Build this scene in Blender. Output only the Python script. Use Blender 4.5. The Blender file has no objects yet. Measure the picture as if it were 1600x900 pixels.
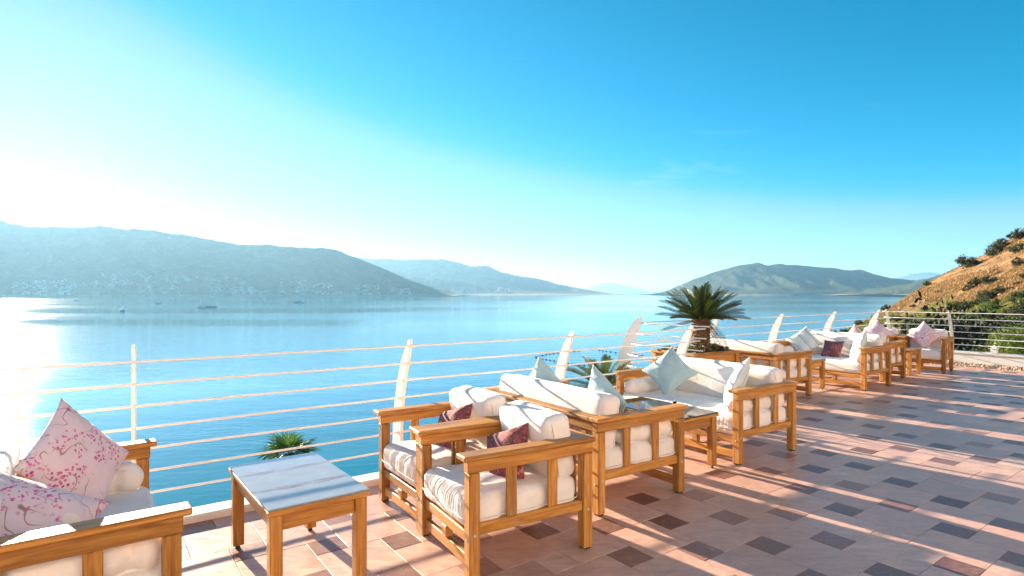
import bpy, math, random
from math import sin, cos, tan, pi, radians, sqrt, atan2, exp
from mathutils import Vector, Matrix, Euler, noise

random.seed(7)
R = radians
scene = bpy.context.scene
COL = scene.collection

# ------------------------------------------------------------------ camera
EYE = 1.6
FPX = 900.0            # focal length in pixels of a 1600 px wide frame
cam_d = bpy.data.cameras.new('camera')
cam = bpy.data.objects.new('camera', cam_d)
COL.objects.link(cam)
cam.location = (0, 0, EYE)
cam.rotation_euler = (R(90), 0, 0)
cam_d.sensor_width = 36
cam_d.lens = 36 * FPX / 1600
cam_d.shift_y = 8 / 1600
cam_d.clip_start = 0.05
cam_d.clip_end = 120000
scene.camera = cam

# ------------------------------------------------------------------ sun, sky, exposure
SUN_EL = R(12.6)
SUN_AZ = R(-41.5)      # from +Y, clockwise positive
SUN_DIR = Vector((sin(SUN_AZ) * cos(SUN_EL), cos(SUN_AZ) * cos(SUN_EL), sin(SUN_EL)))
sun_d = bpy.data.lights.new('sun', 'SUN')
sun_d.energy = 5.0
sun_d.angle = R(0.6)
sun_d.color = (1.0, 0.82, 0.60)
sun = bpy.data.objects.new('sun', sun_d)
COL.objects.link(sun)
sun.rotation_euler = (-SUN_DIR).to_track_quat('-Z', 'Y').to_euler()
sun.location = (-30, 40, 30)

world = bpy.data.worlds.new('World')
scene.world = world
world.use_nodes = True
wt = world.node_tree
wt.nodes.clear()


def wn(kind, **kw):
    n = wt.nodes.new(kind)
    for k, v in kw.items():
        setattr(n, k, v)
    return n


sky = wn('ShaderNodeTexSky', sky_type='NISHITA', sun_disc=False)
sky.sun_elevation = SUN_EL
sky.sun_rotation = SUN_AZ
sky.air_density = 0.6
sky.dust_density = 0.045
sky.ozone_density = 3.0
# thin cirrus wisps high in the sky
geo = wn('ShaderNodeTexCoord')
mp = wn('ShaderNodeMapping')
mp.inputs['Rotation'].default_value = (0, R(14), 0)
mp.inputs['Scale'].default_value = (2.0, 2.0, 14.0)
nz = wn('ShaderNodeTexNoise')
nz.inputs['Scale'].default_value = 1.3
nz.inputs['Detail'].default_value = 7
nz.inputs['Roughness'].default_value = 0.62
nz.inputs['Distortion'].default_value = 0.5
cr = wn('ShaderNodeValToRGB')
cr.color_ramp.elements[0].position = 0.64
cr.color_ramp.elements[0].color = (0, 0, 0, 1)
cr.color_ramp.elements[1].position = 0.82
cr.color_ramp.elements[1].color = (0.16, 0.16, 0.16, 1)
# colour response of the picture: deep blue sky loses its red, pale sky keeps it
sepc = wn('ShaderNodeSeparateColor')
comc = wn('ShaderNodeCombineColor')
rmul = wn('ShaderNodeMath', operation='MULTIPLY')
rmul.inputs[1].default_value = 0.1
rcur = wn('ShaderNodeFloatCurve')
cm = rcur.mapping
pts_ = [(0.0, 0.0), (0.10, 0.003), (0.12, 0.028), (0.14, 0.10), (0.18, 0.155), (0.27, 0.22), (0.45, 0.38), (1.0, 0.95)]
cu = cm.curves[0]
cu.points[0].location = pts_[0]
cu.points[1].location = pts_[-1]
for q_ in pts_[1:-1]:
    cu.points.new(*q_)
cm.update()
rdiv = wn('ShaderNodeMath', operation='MULTIPLY')
rdiv.inputs[1].default_value = 10.0
mixc = wn('ShaderNodeMix', data_type='RGBA', blend_type='MIX')
mixc.inputs[7].default_value = (6.0, 6.6, 7.0, 1)
bg = wn('ShaderNodeBackground')
bg.inputs['Strength'].default_value = 0.05
wo = wn('ShaderNodeOutputWorld')
L = wt.links.new
L(geo.outputs['Generated'], mp.inputs['Vector'])
L(mp.outputs[0], nz.inputs['Vector'])
L(nz.outputs['Fac'], cr.inputs[0])
L(sky.outputs[0], sepc.inputs[0])
L(sepc.outputs[0], rmul.inputs[0])
L(rmul.outputs[0], rcur.inputs['Value'])
L(rcur.outputs[0], rdiv.inputs[0])
L(rdiv.outputs[0], comc.inputs[0])
gmul = wn('ShaderNodeMath', operation='MULTIPLY')
gmul.inputs[1].default_value = 1.03
L(sepc.outputs[1], gmul.inputs[0])
L(gmul.outputs[0], comc.inputs[1])
bmul = wn('ShaderNodeMath', operation='MULTIPLY')
bmul.inputs[1].default_value = 1.0
L(sepc.outputs[2], bmul.inputs[0])
L(bmul.outputs[0], comc.inputs[2])
L(cr.outputs[0], mixc.inputs[0])
L(comc.outputs[0], mixc.inputs[6])
L(mixc.outputs[2], bg.inputs['Color'])
L(bg.outputs[0], wo.inputs[0])

scene.view_settings.view_transform = 'Standard'
scene.view_settings.look = 'None'
scene.view_settings.exposure = 2.35
scene.view_settings.gamma = 1.0
scene.render.engine = 'CYCLES'
scene.cycles.use_denoising = True
scene.cycles.max_bounces = 8
scene.cycles.diffuse_bounces = 4
scene.cycles.glossy_bounces = 3
scene.cycles.transmission_bounces = 3
scene.cycles.volume_bounces = 1
scene.cycles.transparent_max_bounces = 6
scene.cycles.sample_clamp_indirect = 6.0
scene.cycles.caustics_reflective = False
scene.cycles.caustics_refractive = False

# ------------------------------------------------------------------ terrace frame: u along the sea rail, w out to sea
TA = R(36)
CU, SU = cos(TA), sin(TA)


def P(u, w, z=0.0):
    return Vector((u * CU - w * SU, u * SU + w * CU, z))


def UW(x, y):
    return x * CU + y * SU, -x * SU + y * CU


def px(x, y, Y):
    """world point on the ray of photo pixel (x, y) at depth Y"""
    return Vector(((x - 800) / FPX * Y, Y, EYE - (y - 458) / FPX * Y))


# ------------------------------------------------------------------ node materials
MATS = {}


class NM:
    def __init__(self, name):
        m = bpy.data.materials.new(name)
        m.use_nodes = True
        self.m = m
        self.t = m.node_tree
        self.t.nodes.clear()
        self.out = self.t.nodes.new('ShaderNodeOutputMaterial')
        self.b = self.t.nodes.new('ShaderNodeBsdfPrincipled')
        self.t.links.new(self.b.outputs[0], self.out.inputs[0])
        MATS[name] = m

    def n(self, kind, ins=None, **kw):
        nd = self.t.nodes.new(kind)
        for k, v in kw.items():
            setattr(nd, k, v)
        for k, v in (ins or {}).items():
            self.set(nd, k, v)
        return nd

    def set(self, nd, k, v):
        s = nd.inputs[k]
        if hasattr(v, 'is_output') and v.is_output:
            self.t.links.new(v, s)
        else:
            s.default_value = v

    def p(self, **kw):
        for k, v in kw.items():
            self.set(self.b, k.replace('_', ' '), v)

    def mix(self, f, a, b, mode='MIX'):
        nd = self.n('ShaderNodeMix', data_type='RGBA', blend_type=mode)
        self.set(nd, 0, f)
        self.set(nd, 6, a if not isinstance(a, tuple) else (*a[:3], 1))
        self.set(nd, 7, b if not isinstance(b, tuple) else (*b[:3], 1))
        return nd.outputs[2]

    def math(self, op, a, b=0.0, c=0.0):
        nd = self.n('ShaderNodeMath', operation=op)
        self.set(nd, 0, a)
        self.set(nd, 1, b)
        self.set(nd, 2, c)
        return nd.outputs[0]

    def ramp(self, f, stops, interp='LINEAR'):
        nd = self.n('ShaderNodeValToRGB')
        e = nd.color_ramp.elements
        nd.color_ramp.interpolation = interp
        while len(e) < len(stops):
            e.new(0.5)
        for i, (pos, c) in enumerate(stops):
            e[i].position = pos
            e[i].color = (*c, 1) if isinstance(c, tuple) else (c, c, c, 1)
        self.set(nd, 0, f)
        return nd.outputs[0]

    def coord(self, kind='Object', scale=(1, 1, 1), rot=(0, 0, 0), loc=(0, 0, 0)):
        tc = self.n('ShaderNodeTexCoord')
        m = self.n('ShaderNodeMapping')
        self.t.links.new(tc.outputs[kind], m.inputs[0])
        m.inputs['Scale'].default_value = scale
        m.inputs['Rotation'].default_value = rot
        if hasattr(loc, 'is_output'):
            self.t.links.new(loc, m.inputs['Location'])
        else:
            m.inputs['Location'].default_value = loc
        return m.outputs[0]

    def noise(self, vec, scale, detail=3, rough=0.55, dist=0.0):
        nd = self.n('ShaderNodeTexNoise', {'Scale': scale, 'Detail': detail, 'Roughness': rough, 'Distortion': dist})
        if vec is not None:
            self.set(nd, 'Vector', vec)
        return nd.outputs['Fac']

    def rand(self):
        return self.n('ShaderNodeObjectInfo').outputs['Random']

    def bump(self, h, strength=0.3, dist=0.01, normal=None):
        nd = self.n('ShaderNodeBump', {'Strength': strength, 'Distance': dist, 'Height': h})
        if normal is not None:
            self.set(nd, 'Normal', normal)
        return nd.outputs[0]


def make_materials():
    # oiled teak, grain along UV u (metres)
    k = NM('wood')
    r = k.rand()
    off = k.n('ShaderNodeCombineXYZ')
    k.set(off, 0, k.math('MULTIPLY', r, 37.0))
    k.set(off, 1, k.math('MULTIPLY', r, 91.0))
    v = k.coord('UV', (1.6, 26, 1), loc=off.outputs[0])
    g = k.noise(v, 1.6, 5, 0.6, 0.6)
    v2 = k.coord('UV', (6, 190, 1), loc=off.outputs[0])
    f = k.noise(v2, 1.5, 3, 0.6)
    c = k.ramp(g, [(0.25, (0.19, 0.064, 0.013)), (0.45, (0.40, 0.168, 0.034)), (0.6, (0.53, 0.248, 0.053)), (0.8, (0.65, 0.345, 0.09))])
    c = k.mix(k.ramp(f, [(0.35, 0.35), (0.55, 0.0)]), c, (0.20, 0.075, 0.02))
    kn = k.noise(k.coord('UV', (2.2, 9, 1), loc=off.outputs[0]), 2.0, 1, 0.3)
    c = k.mix(k.ramp(kn, [(0.70, 0.0), (0.78, 0.6)]), c, (0.14, 0.05, 0.015))
    wear = k.noise(k.coord('UV', (3, 8, 1), loc=off.outputs[0]), 1.2, 4, 0.6)
    c = k.mix(k.ramp(wear, [(0.54, 0.0), (0.74, 0.45)]), c, (0.42, 0.29, 0.18))
    hsv = k.n('ShaderNodeHueSaturation', {'Color': c})
    k.set(hsv, 'Value', k.math('MULTIPLY_ADD', r, 0.5, 0.75))
    k.p(Base_Color=hsv.outputs[0], Roughness=k.ramp(g, [(0.3, 0.42), (0.8, 0.58)]), Specular_IOR_Level=0.35,
        Normal=k.bump(f, 0.25, 0.002))

    def cloth(name, col, wr=0.5, weave=420, var=0.06):
        k = NM(name)
        v = k.coord('Object')
        a = k.noise(v, 5.5, 4, 0.55, 0.6)
        fine = k.noise(v, weave, 2, 0.5)
        dark = tuple(x * (1 - 2.2 * var) for x in col)
        c = k.mix(k.ramp(a, [(0.35, 0.0), (0.7, 1.0)]), dark, col)
        b1 = k.bump(a, wr * 0.5, 0.03)
        k.p(Base_Color=c, Roughness=0.92, Specular_IOR_Level=0.15, Normal=k.bump(fine, 0.25, 0.0015, b1), Sheen_Weight=0.15)
        return k, c

    cloth('canvas', (0.87, 0.80, 0.76))
    cloth('piping', (0.70, 0.64, 0.60), 0.2)
    cloth('teal_cloth', (0.45, 0.60, 0.63), 0.6)

    # striped pillow: off white with thin teal lines
    k, c = cloth('striped_cloth', (0.76, 0.78, 0.76), 0.5)
    v = k.n('ShaderNodeSeparateXYZ', {0: k.coord('UV')})
    s = k.math('FRACT', k.math('MULTIPLY', v.outputs[0], 3.0))
    line = k.math('LESS_THAN', k.math('ABSOLUTE', k.math('SUBTRACT', s, 0.5)), 0.035)
    line2 = k.math('LESS_THAN', k.math('ABSOLUTE', k.math('SUBTRACT', s, 0.30)), 0.10)
    c2 = k.mix(k.math('MULTIPLY', line2, 0.35), c, (0.30, 0.52, 0.56))
    k.p(Base_Color=k.mix(line, c2, (0.10, 0.30, 0.38)))

    # blossom print: lilac white ground, brown twigs, pink and magenta blossom clusters, some big pale flowers
    k, c = cloth('blossom_cloth', (0.82, 0.64, 0.68), 0.35)
    r = k.rand()
    off = k.n('ShaderNodeCombineXYZ')
    k.set(off, 0, k.math('MULTIPLY', r, 17.0))
    k.set(off, 1, k.math('MULTIPLY', r, 29.0))
    uv = k.coord('UV', loc=off.outputs[0])
    tw = k.math('ABSOLUTE', k.math('SUBTRACT', k.noise(uv, 2.6, 2, 0.5, 0.4), 0.5))
    twm = k.ramp(tw, [(0.003, 0.9), (0.0085, 0.0)])
    gate = k.ramp(k.noise(uv, 1.7, 1, 0.5), [(0.40, 0.0), (0.44, 1.0)])
    c = k.mix(k.math('MULTIPLY', twm, gate), c, (0.30, 0.13, 0.09))
    vo = k.n('ShaderNodeTexVoronoi', {'Vector': uv, 'Scale': 30.0, 'Randomness': 1.0})
    cl = k.ramp(k.noise(uv, 3.4, 2, 0.6, 0.3), [(0.49, 0.0), (0.53, 1.0)])
    dot = k.ramp(vo.outputs['Distance'], [(0.36, 1.0), (0.44, 0.0)])
    pink = k.mix(k.n('ShaderNodeSeparateColor', {0: vo.outputs['Color']}).outputs[0], (0.75, 0.25, 0.42), (0.50, 0.05, 0.22))
    c = k.mix(k.math('MULTIPLY', cl, dot), c, pink)
    vb = k.n('ShaderNodeTexVoronoi', {'Vector': uv, 'Scale': 3.2, 'Randomness': 0.9})
    d = k.math('ADD', vb.outputs['Distance'], k.math('MULTIPLY', k.noise(uv, 11, 1), 0.16))
    fl = k.ramp(d, [(0.30, 1.0), (0.33, 0.0)])
    heart = k.ramp(d, [(0.12, 1.0), (0.17, 0.0)])
    sel = k.math('GREATER_THAN', k.n('ShaderNodeSeparateColor', {0: vb.outputs['Color']}).outputs[1], 0.55)
    c = k.mix(k.math('MULTIPLY', fl, sel), c, (0.83, 0.70, 0.62))
    c = k.mix(k.math('MULTIPLY', heart, sel), c, (0.62, 0.17, 0.12))
    k.p(Base_Color=c)

    # dense dark red paisley like print
    k, c = cloth('red_print_cloth', (0.40, 0.1, 0.09), 0.4)
    uv = k.coord('UV')
    wv = k.n('ShaderNodeMix', data_type='VECTOR')
    nn = k.n('ShaderNodeTexNoise', {'Vector': uv, 'Scale': 7.0})
    va = k.n('ShaderNodeVectorMath', {0: uv, 1: nn.outputs['Color']}, operation='MULTIPLY_ADD')
    k.set(va, 0, nn.outputs['Color'])
    va.inputs[1].default_value = (0.22, 0.22, 0.22)
    k.set(va, 2, uv)
    vo = k.n('ShaderNodeTexVoronoi', {'Vector': va.outputs[0], 'Scale': 11.0})
    sc = k.n('ShaderNodeSeparateColor', {0: vo.outputs['Color']})
    c = k.ramp(sc.outputs[0], [(0.0, (0.20, 0.015, 0.02)), (0.35, (0.33, 0.04, 0.045)), (0.5, (0.05, 0.022, 0.05)), (0.68, (0.40, 0.20, 0.16)),
                               (0.8, (0.09, 0.06, 0.13)), (0.9, (0.30, 0.04, 0.06))], 'CONSTANT')
    ring = k.math('FRACT', k.math('MULTIPLY', vo.outputs['Distance'], 5.0))
    c = k.mix(k.math('MULTIPLY', k.math('GREATER_THAN', ring, 0.76), 0.7), c, (0.46, 0.27, 0.25))
    k.p(Base_Color=c)

    # travertine tiles
    def tile(name, cols, pit, spread):
        k = NM(name)
        isl = k.n('ShaderNodeNewGeometry').outputs['Random Per Island']
        rr = k.math('FRACT', k.math('ADD', k.rand(), k.math('MULTIPLY', isl, 7.31)))
        tc = k.n('ShaderNodeNewGeometry').outputs['Position']
        off = k.n('ShaderNodeCombineXYZ')
        k.set(off, 2, k.math('MULTIPLY', rr, 55.0))
        va = k.n('ShaderNodeVectorMath', {0: tc, 1: off.outputs[0]}, operation='ADD').outputs[0]
        st = k.n('ShaderNodeMapping', {0: va})
        st.inputs['Rotation'].default_value = (0, 0, -TA)
        st.inputs['Scale'].default_value = (1.0, 2.4, 1.0)
        cloud = k.noise(st.outputs[0], 5.5, 7, 0.68, 1.0)
        pits = k.noise(va, 75.0, 3, 0.6)
        vein = k.noise(st.outputs[0], 22.0, 4, 0.6, 0.4)
        base = k.ramp(rr, [(i / (len(cols) - 1), c) for i, c in enumerate(cols)])
        c = k.mix(k.ramp(cloud, [(0.3, spread), (0.7, 0.0)]), base, tuple(x * 0.55 for x in cols[0]))
        c = k.mix(k.ramp(vein, [(0.5, 0.0), (0.75, 0.22)]), c, (0.74, 0.50, 0.44))
        c = k.mix(k.ramp(pits, [(0.28, pit), (0.40, 0.0)]), c, tuple(x * 0.30 for x in cols[0]))
        c = k.mix(k.ramp(pits, [(0.62, 0.0), (0.75, pit * 0.6)]), c, (0.60, 0.50, 0.43))
        ln = k.noise(tc, 0.9, 4, 0.6)
        c = k.mix(k.ramp(ln, [(0.45, 0.0), (0.75, 0.25)]), c, (0.27, 0.18, 0.14))
        k.p(Base_Color=c, Roughness=k.ramp(cloud, [(0.3, 0.30), (0.7, 0.48)]), Specular_IOR_Level=0.45,
            Normal=k.bump(pits, 0.18, 0.004))
    tile('travertine', [(0.69, 0.415, 0.325), (0.76, 0.485, 0.39), (0.58, 0.335, 0.26), (0.78, 0.525, 0.425), (0.63, 0.37, 0.30), (0.73, 0.445, 0.35)], 0.45, 0.85)
    tile('dark_travertine', [(0.19, 0.082, 0.062), (0.34, 0.17, 0.13), (0.135, 0.056, 0.044), (0.42, 0.23, 0.17), (0.25, 0.115, 0.09), (0.165, 0.07, 0.056), (0.52, 0.30, 0.23)], 0.75, 0.5)
    k = NM('grout')
    k.p(Base_Color=k.mix(k.noise(k.coord(), 6, 4), (0.42, 0.21, 0.17), (0.54, 0.30, 0.25)), Roughness=0.95)

    # white paint with dirt
    def paint(name, col, dirt, amt, rough=0.45, sc=9.0):
        k = NM(name)
        a = k.noise(k.coord(), sc, 5, 0.65)
        fine = k.noise(k.coord(), sc * 6, 3, 0.6)
        c = k.mix(k.ramp(a, [(0.50, 0.0), (0.74, amt)]), col, dirt)
        c = k.mix(k.ramp(fine, [(0.66, 0.0), (0.72, amt)]), c, dirt)
        k.p(Base_Color=c, Roughness=rough, Normal=k.bump(a, 0.15, 0.004))
    paint('white_metal', (0.82, 0.79, 0.77), (0.60, 0.44, 0.36), 0.35, 0.35)
    paint('rail_metal', (0.84, 0.82, 0.80), (0.62, 0.50, 0.42), 0.15, 0.35, 4.0)
    paint('white_wall', (0.78, 0.75, 0.71), (0.50, 0.42, 0.36), 0.45, 0.8, 3.0)
    paint('stone_wall', (0.42, 0.36, 0.30), (0.25, 0.2, 0.16), 0.7, 0.9, 1.5)
    paint('bounce_plaster', (0.64, 0.58, 0.54), (0.50, 0.44, 0.40), 0.4, 0.9, 1.2)  # plaster of the added hotel, toned for the warm light it bounces
    paint('hill_stone', (0.27, 0.19, 0.13), (0.17, 0.115, 0.075), 0.6, 0.95, 1.5)
    paint('steel', (0.50, 0.52, 0.54), (0.3, 0.3, 0.3), 0.3, 0.25)
    paint('black_rubber', (0.02, 0.02, 0.02), (0.05, 0.05, 0.05), 0.3, 0.6)
    paint('boat_white', (0.80, 0.80, 0.80), (0.6, 0.6, 0.6), 0.2, 0.3)
    paint('boat_dark', (0.12, 0.17, 0.22), (0.1, 0.1, 0.1), 0.2, 0.3)
    paint('house_white', (0.62, 0.58, 0.53), (0.6, 0.55, 0.5), 0.4, 0.8, 0.3)
    paint('roof_tile', (0.36, 0.17, 0.10), (0.25, 0.15, 0.1), 0.4, 0.9, 0.5)
    paint('dark_glass', (0.03, 0.04, 0.05), (0.04, 0.05, 0.06), 0.2, 0.08)
    paint('buoy_black', (0.015, 0.015, 0.02), (0.03, 0.03, 0.03), 0.2, 0.95)

    # printed glass table top: blue grey with weathered brown bands (paper / boards under glass)
    k = NM('table_glass')
    v = k.coord('UV')
    se = k.n('ShaderNodeSeparateXYZ', {0: v})
    st = k.noise(k.coord('UV', (3, 14, 1)), 2.2, 5, 0.65, 0.3)
    y = k.math('ADD', se.outputs[1], k.math('MULTIPLY', st, 0.06))
    b1 = k.math('LESS_THAN', k.math('ABSOLUTE', k.math('SUBTRACT', y, 0.21)), 0.028)
    b2 = k.math('LESS_THAN', k.math('ABSOLUTE', k.math('SUBTRACT', y, -0.13)), 0.028)
    bb = k.math('MULTIPLY', k.math('ADD', b1, b2), k.ramp(st, [(0.42, 0.15), (0.6, 1.0)]))
    c = k.mix(k.noise(k.coord('UV'), 9, 4), (0.20, 0.22, 0.25), (0.36, 0.38, 0.40))
    c = k.mix(bb, c, (0.20, 0.085, 0.05))
    k.p(Base_Color=c, Roughness=0.16, Specular_IOR_Level=0.55, Coat_Weight=0.25, Coat_Roughness=0.08)
    k = NM('smoked_glass')
    k.p(Base_Color=(0.025, 0.022, 0.02, 1), Roughness=0.05, Specular_IOR_Level=0.8)

    # foliage
    def leaf(name, cols, rough=0.5, trans=0.25):
        k = NM(name)
        isl = k.n('ShaderNodeNewGeometry').outputs['Random Per Island']
        c = k.ramp(isl, [(i / (len(cols) - 1), c) for i, c in enumerate(cols)])
        k.p(Base_Color=c, Roughness=rough, Specular_IOR_Level=0.3)
        tr = k.n('ShaderNodeBsdfTranslucent', {'Color': c})
        mx = k.n('ShaderNodeMixShader', {0: trans})
        k.t.links.new(k.b.outputs[0], mx.inputs[1])
        k.t.links.new(tr.outputs[0], mx.inputs[2])
        k.t.links.new(mx.outputs[0], k.out.inputs[0])
    leaf('cycad_leaf', [(0.018, 0.035, 0.012), (0.04, 0.07, 0.018), (0.07, 0.10, 0.02), (0.025, 0.045, 0.018)], 0.32, 0.15)
    leaf('palm_leaf', [(0.04, 0.08, 0.03), (0.08, 0.13, 0.035), (0.12, 0.15, 0.04)], 0.45)
    leaf('fan_leaf', [(0.03, 0.09, 0.025), (0.06, 0.15, 0.03), (0.09, 0.19, 0.04)], 0.42)
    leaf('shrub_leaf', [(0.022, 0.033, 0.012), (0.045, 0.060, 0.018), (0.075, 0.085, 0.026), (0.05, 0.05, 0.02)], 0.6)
    leaf('thicket_shade_leaf', [(0.008, 0.014, 0.006), (0.016, 0.024, 0.009), (0.028, 0.034, 0.012)], 0.7, 0.08)  # leaf colour darkened to stand in for the thicket's backlit shade
    leaf('bright_leaf', [(0.07, 0.12, 0.02), (0.12, 0.18, 0.03), (0.18, 0.22, 0.05)], 0.5, 0.35)
    leaf('dry_grass', [(0.38, 0.23, 0.105), (0.46, 0.29, 0.13), (0.24, 0.14, 0.065), (0.30, 0.22, 0.085), (0.15, 0.09, 0.045)], 0.8, 0.3)
    leaf('green_grass', [(0.20, 0.20, 0.045), (0.14, 0.17, 0.04), (0.27, 0.24, 0.06)], 0.8, 0.3)
    leaf('succulent', [(0.06, 0.12, 0.04), (0.12, 0.20, 0.06), (0.14, 0.05, 0.07), (0.22, 0.24, 0.10), (0.08, 0.10, 0.05)], 0.4, 0.1)
    leaf('petal', [(0.65, 0.25, 0.35), (0.72, 0.40, 0.45), (0.5, 0.15, 0.3)], 0.6, 0.3)
    k = NM('bark')
    a = k.noise(k.coord('Object', (1, 1, 0.4)), 14, 5, 0.7)
    k.p(Base_Color=k.ramp(a, [(0.3, (0.09, 0.05, 0.03)), (0.7, (0.26, 0.16, 0.10))]), Roughness=0.95, Normal=k.bump(a, 0.5, 0.03))
    k = NM('cycad_bark')
    isl = k.n('ShaderNodeNewGeometry').outputs['Random Per Island']
    a = k.noise(k.coord(), 40, 4, 0.7)
    c = k.mix(isl, (0.16, 0.08, 0.035), (0.36, 0.22, 0.11))
    k.p(Base_Color=k.mix(a, c, (0.09, 0.045, 0.02)), Roughness=0.9)
    k = NM('soil')
    k.p(Base_Color=k.mix(k.noise(k.coord(), 30, 4), (0.06, 0.04, 0.03), (0.13, 0.09, 0.06)), Roughness=1.0)
    k = NM('pebble')
    isl = k.n('ShaderNodeNewGeometry').outputs['Random Per Island']
    k.p(Base_Color=k.ramp(isl, [(0, (0.22, 0.15, 0.11)), (0.4, (0.42, 0.31, 0.24)), (0.7, (0.30, 0.21, 0.16)), (1, (0.55, 0.45, 0.37))]), Roughness=0.8)

    # hillside: dry golden grass, green scrub lower down, bare earth
    k = NM('hillside_ground')
    ps = k.n('ShaderNodeNewGeometry').outputs['Position']
    a = k.noise(ps, 0.10, 6, 0.62, 0.4)
    b = k.noise(ps, 0.45, 6, 0.68)
    f = k.noise(ps, 3.0, 5, 0.7)
    z = k.n('ShaderNodeSeparateXYZ', {0: ps}).outputs[2]
    gold = k.ramp(k.math('ADD', k.math('MULTIPLY', b, 0.6), k.math('MULTIPLY', a, 0.4)), [(0.33, (0.09, 0.06, 0.03)), (0.43, (0.22, 0.13, 0.07)), (0.53, (0.36, 0.22, 0.11)), (0.66, (0.48, 0.33, 0.18))])
    green = k.ramp(b, [(0.3, (0.06, 0.065, 0.02)), (0.55, (0.15, 0.145, 0.035)), (0.75, (0.27, 0.23, 0.07))])
    xw = k.n('ShaderNodeSeparateXYZ', {0: ps}).outputs[0]
    zx = k.math('ADD', z, k.math('MULTIPLY', xw, 0.28))
    gm = k.math('ADD', k.math('MULTIPLY_ADD', zx, -0.10, 2.12), k.math('MULTIPLY', k.math('SUBTRACT', a, 0.5), 2.2))
    c = k.mix(k.ramp(gm, [(0.08, 0.0), (0.30, 1.0)]), gold, green)
    c = k.mix(k.ramp(f, [(0.35, 0.5), (0.5, 0.0)]), c, (0.14, 0.085, 0.04))
    k.p(Base_Color=c, Roughness=0.95, Specular_IOR_Level=0.1, Normal=k.bump(k.math('ADD', f, k.math('MULTIPLY', b, 2.0)), 0.9, 0.9))

    # far mountains: scrub, pale rock, beach line at the foot
    def mountain(name, lo, hi, rock):
        k = NM(name)
        ps = k.n('ShaderNodeNewGeometry').outputs['Position']
        a = k.noise(ps, 0.004, 7, 0.66)
        b = k.noise(ps, 0.022, 5, 0.65)
        c = k.mix(k.ramp(a, [(0.35, 0.0), (0.65, 1.0)]), lo, hi)
        c = k.mix(k.ramp(b, [(0.58, 0.0), (0.72, 0.55)]), c, rock)
        z = k.n('ShaderNodeSeparateXYZ', {0: ps}).outputs[2]
        c = k.mix(k.ramp(k.math('ADD', z, k.math('MULTIPLY', b, 10.0)), [(0.0, 1.0), (0.001, 0.0)]), c, (0.30, 0.27, 0.22))
        k.p(Base_Color=c, Roughness=0.95, Specular_IOR_Level=0.05, Normal=k.bump(k.math('ADD', a, k.math('MULTIPLY', b, 0.3)), 0.8, 90.0))
    mountain('scrub_mountain', (0.11, 0.09, 0.065), (0.20, 0.16, 0.115), (0.34, 0.28, 0.23))
    mountain('island_mountain', (0.03, 0.05, 0.03), (0.085, 0.095, 0.055), (0.16, 0.15, 0.11))

    # sea
    k = NM('sea_water')
    ps = k.n('ShaderNodeNewGeometry').outputs['Position']
    m1 = k.n('ShaderNodeMapping', {0: ps})
    m1.inputs['Scale'].default_value = (0.0011, 0.0042, 1)
    m1.inputs['Rotation'].default_value = (0, 0, R(6))
    patch = k.noise(m1.outputs[0], 1.0, 4, 0.55, 0.6)
    ruff = k.ramp(patch, [(0.44, 0.0), (0.56, 1.0)])
    m2 = k.n('ShaderNodeMapping', {0: ps})
    m2.inputs['Rotation'].default_value = (0, 0, R(-20))
    m2.inputs['Scale'].default_value = (0.55, 1.25, 1)
    w1 = k.noise(m2.outputs[0], 0.9, 3, 0.55, 0.3)
    w2 = k.noise(m2.outputs[0], 0.16, 3, 0.5, 0.2)
    hgt = k.math('ADD', w1, k.math('MULTIPLY', w2, 2.2))
    st = k.math('MULTIPLY_ADD', ruff, 0.12, 0.085)
    nd = k.n('ShaderNodeBump', {'Strength': st, 'Distance': 0.35, 'Height': hgt})
    k.p(Base_Color=(0.002, 0.16, 0.23, 1), Roughness=k.math('MULTIPLY_ADD', ruff, 0.05, 0.042), IOR=1.333, Specular_IOR_Level=0.5,
        Normal=nd.outputs[0])


make_materials()

# ------------------------------------------------------------------ object helpers


def link(name, data, parent=None, loc=(0, 0, 0), rot=None):
    o = bpy.data.objects.new(name, data)
    COL.objects.link(o)
    if parent is not None:
        o.parent = parent
    o.location = loc
    if rot is not None:
        o.rotation_euler = rot
    return o


def tag(o, label=None, cat=None, group=None, kind=None):
    for k, v in (('label', label), ('category', cat), ('group', group), ('kind', kind)):
        if v:
            o[k] = v
    return o


def thing(name, label, cat, loc=(0, 0, 0), rz=0.0, group=None):
    return tag(link(name, None, None, loc, (0, 0, rz)), label, cat, group)


def mesh(name, verts, faces, mat, smooth=False, uvs=None, mats=None, fmat=None):
    me = bpy.data.meshes.new(name)
    me.from_pydata([tuple(v) for v in verts], [], faces)
    if mats:
        for m in mats:
            me.materials.append(MATS[m])
        if fmat:
            me.polygons.foreach_set('material_index', fmat)
    else:
        me.materials.append(MATS[mat])
    if uvs:
        uvl = me.uv_layers.new(name='UVMap')
        vi = [0] * len(me.loops)
        me.loops.foreach_get('vertex_index', vi)
        flat = []
        for i in vi:
            flat += uvs[i]
        uvl.data.foreach_set('uv', flat)
    if smooth:
        me.polygons.foreach_set('use_smooth', [True] * len(me.polygons))
    me.update()
    return me


def recalc(me):
    import bmesh
    bm = bmesh.new()
    bm.from_mesh(me)
    bmesh.ops.recalc_face_normals(bm, faces=bm.faces)
    bm.to_mesh(me)
    bm.free()
    return me


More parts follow.
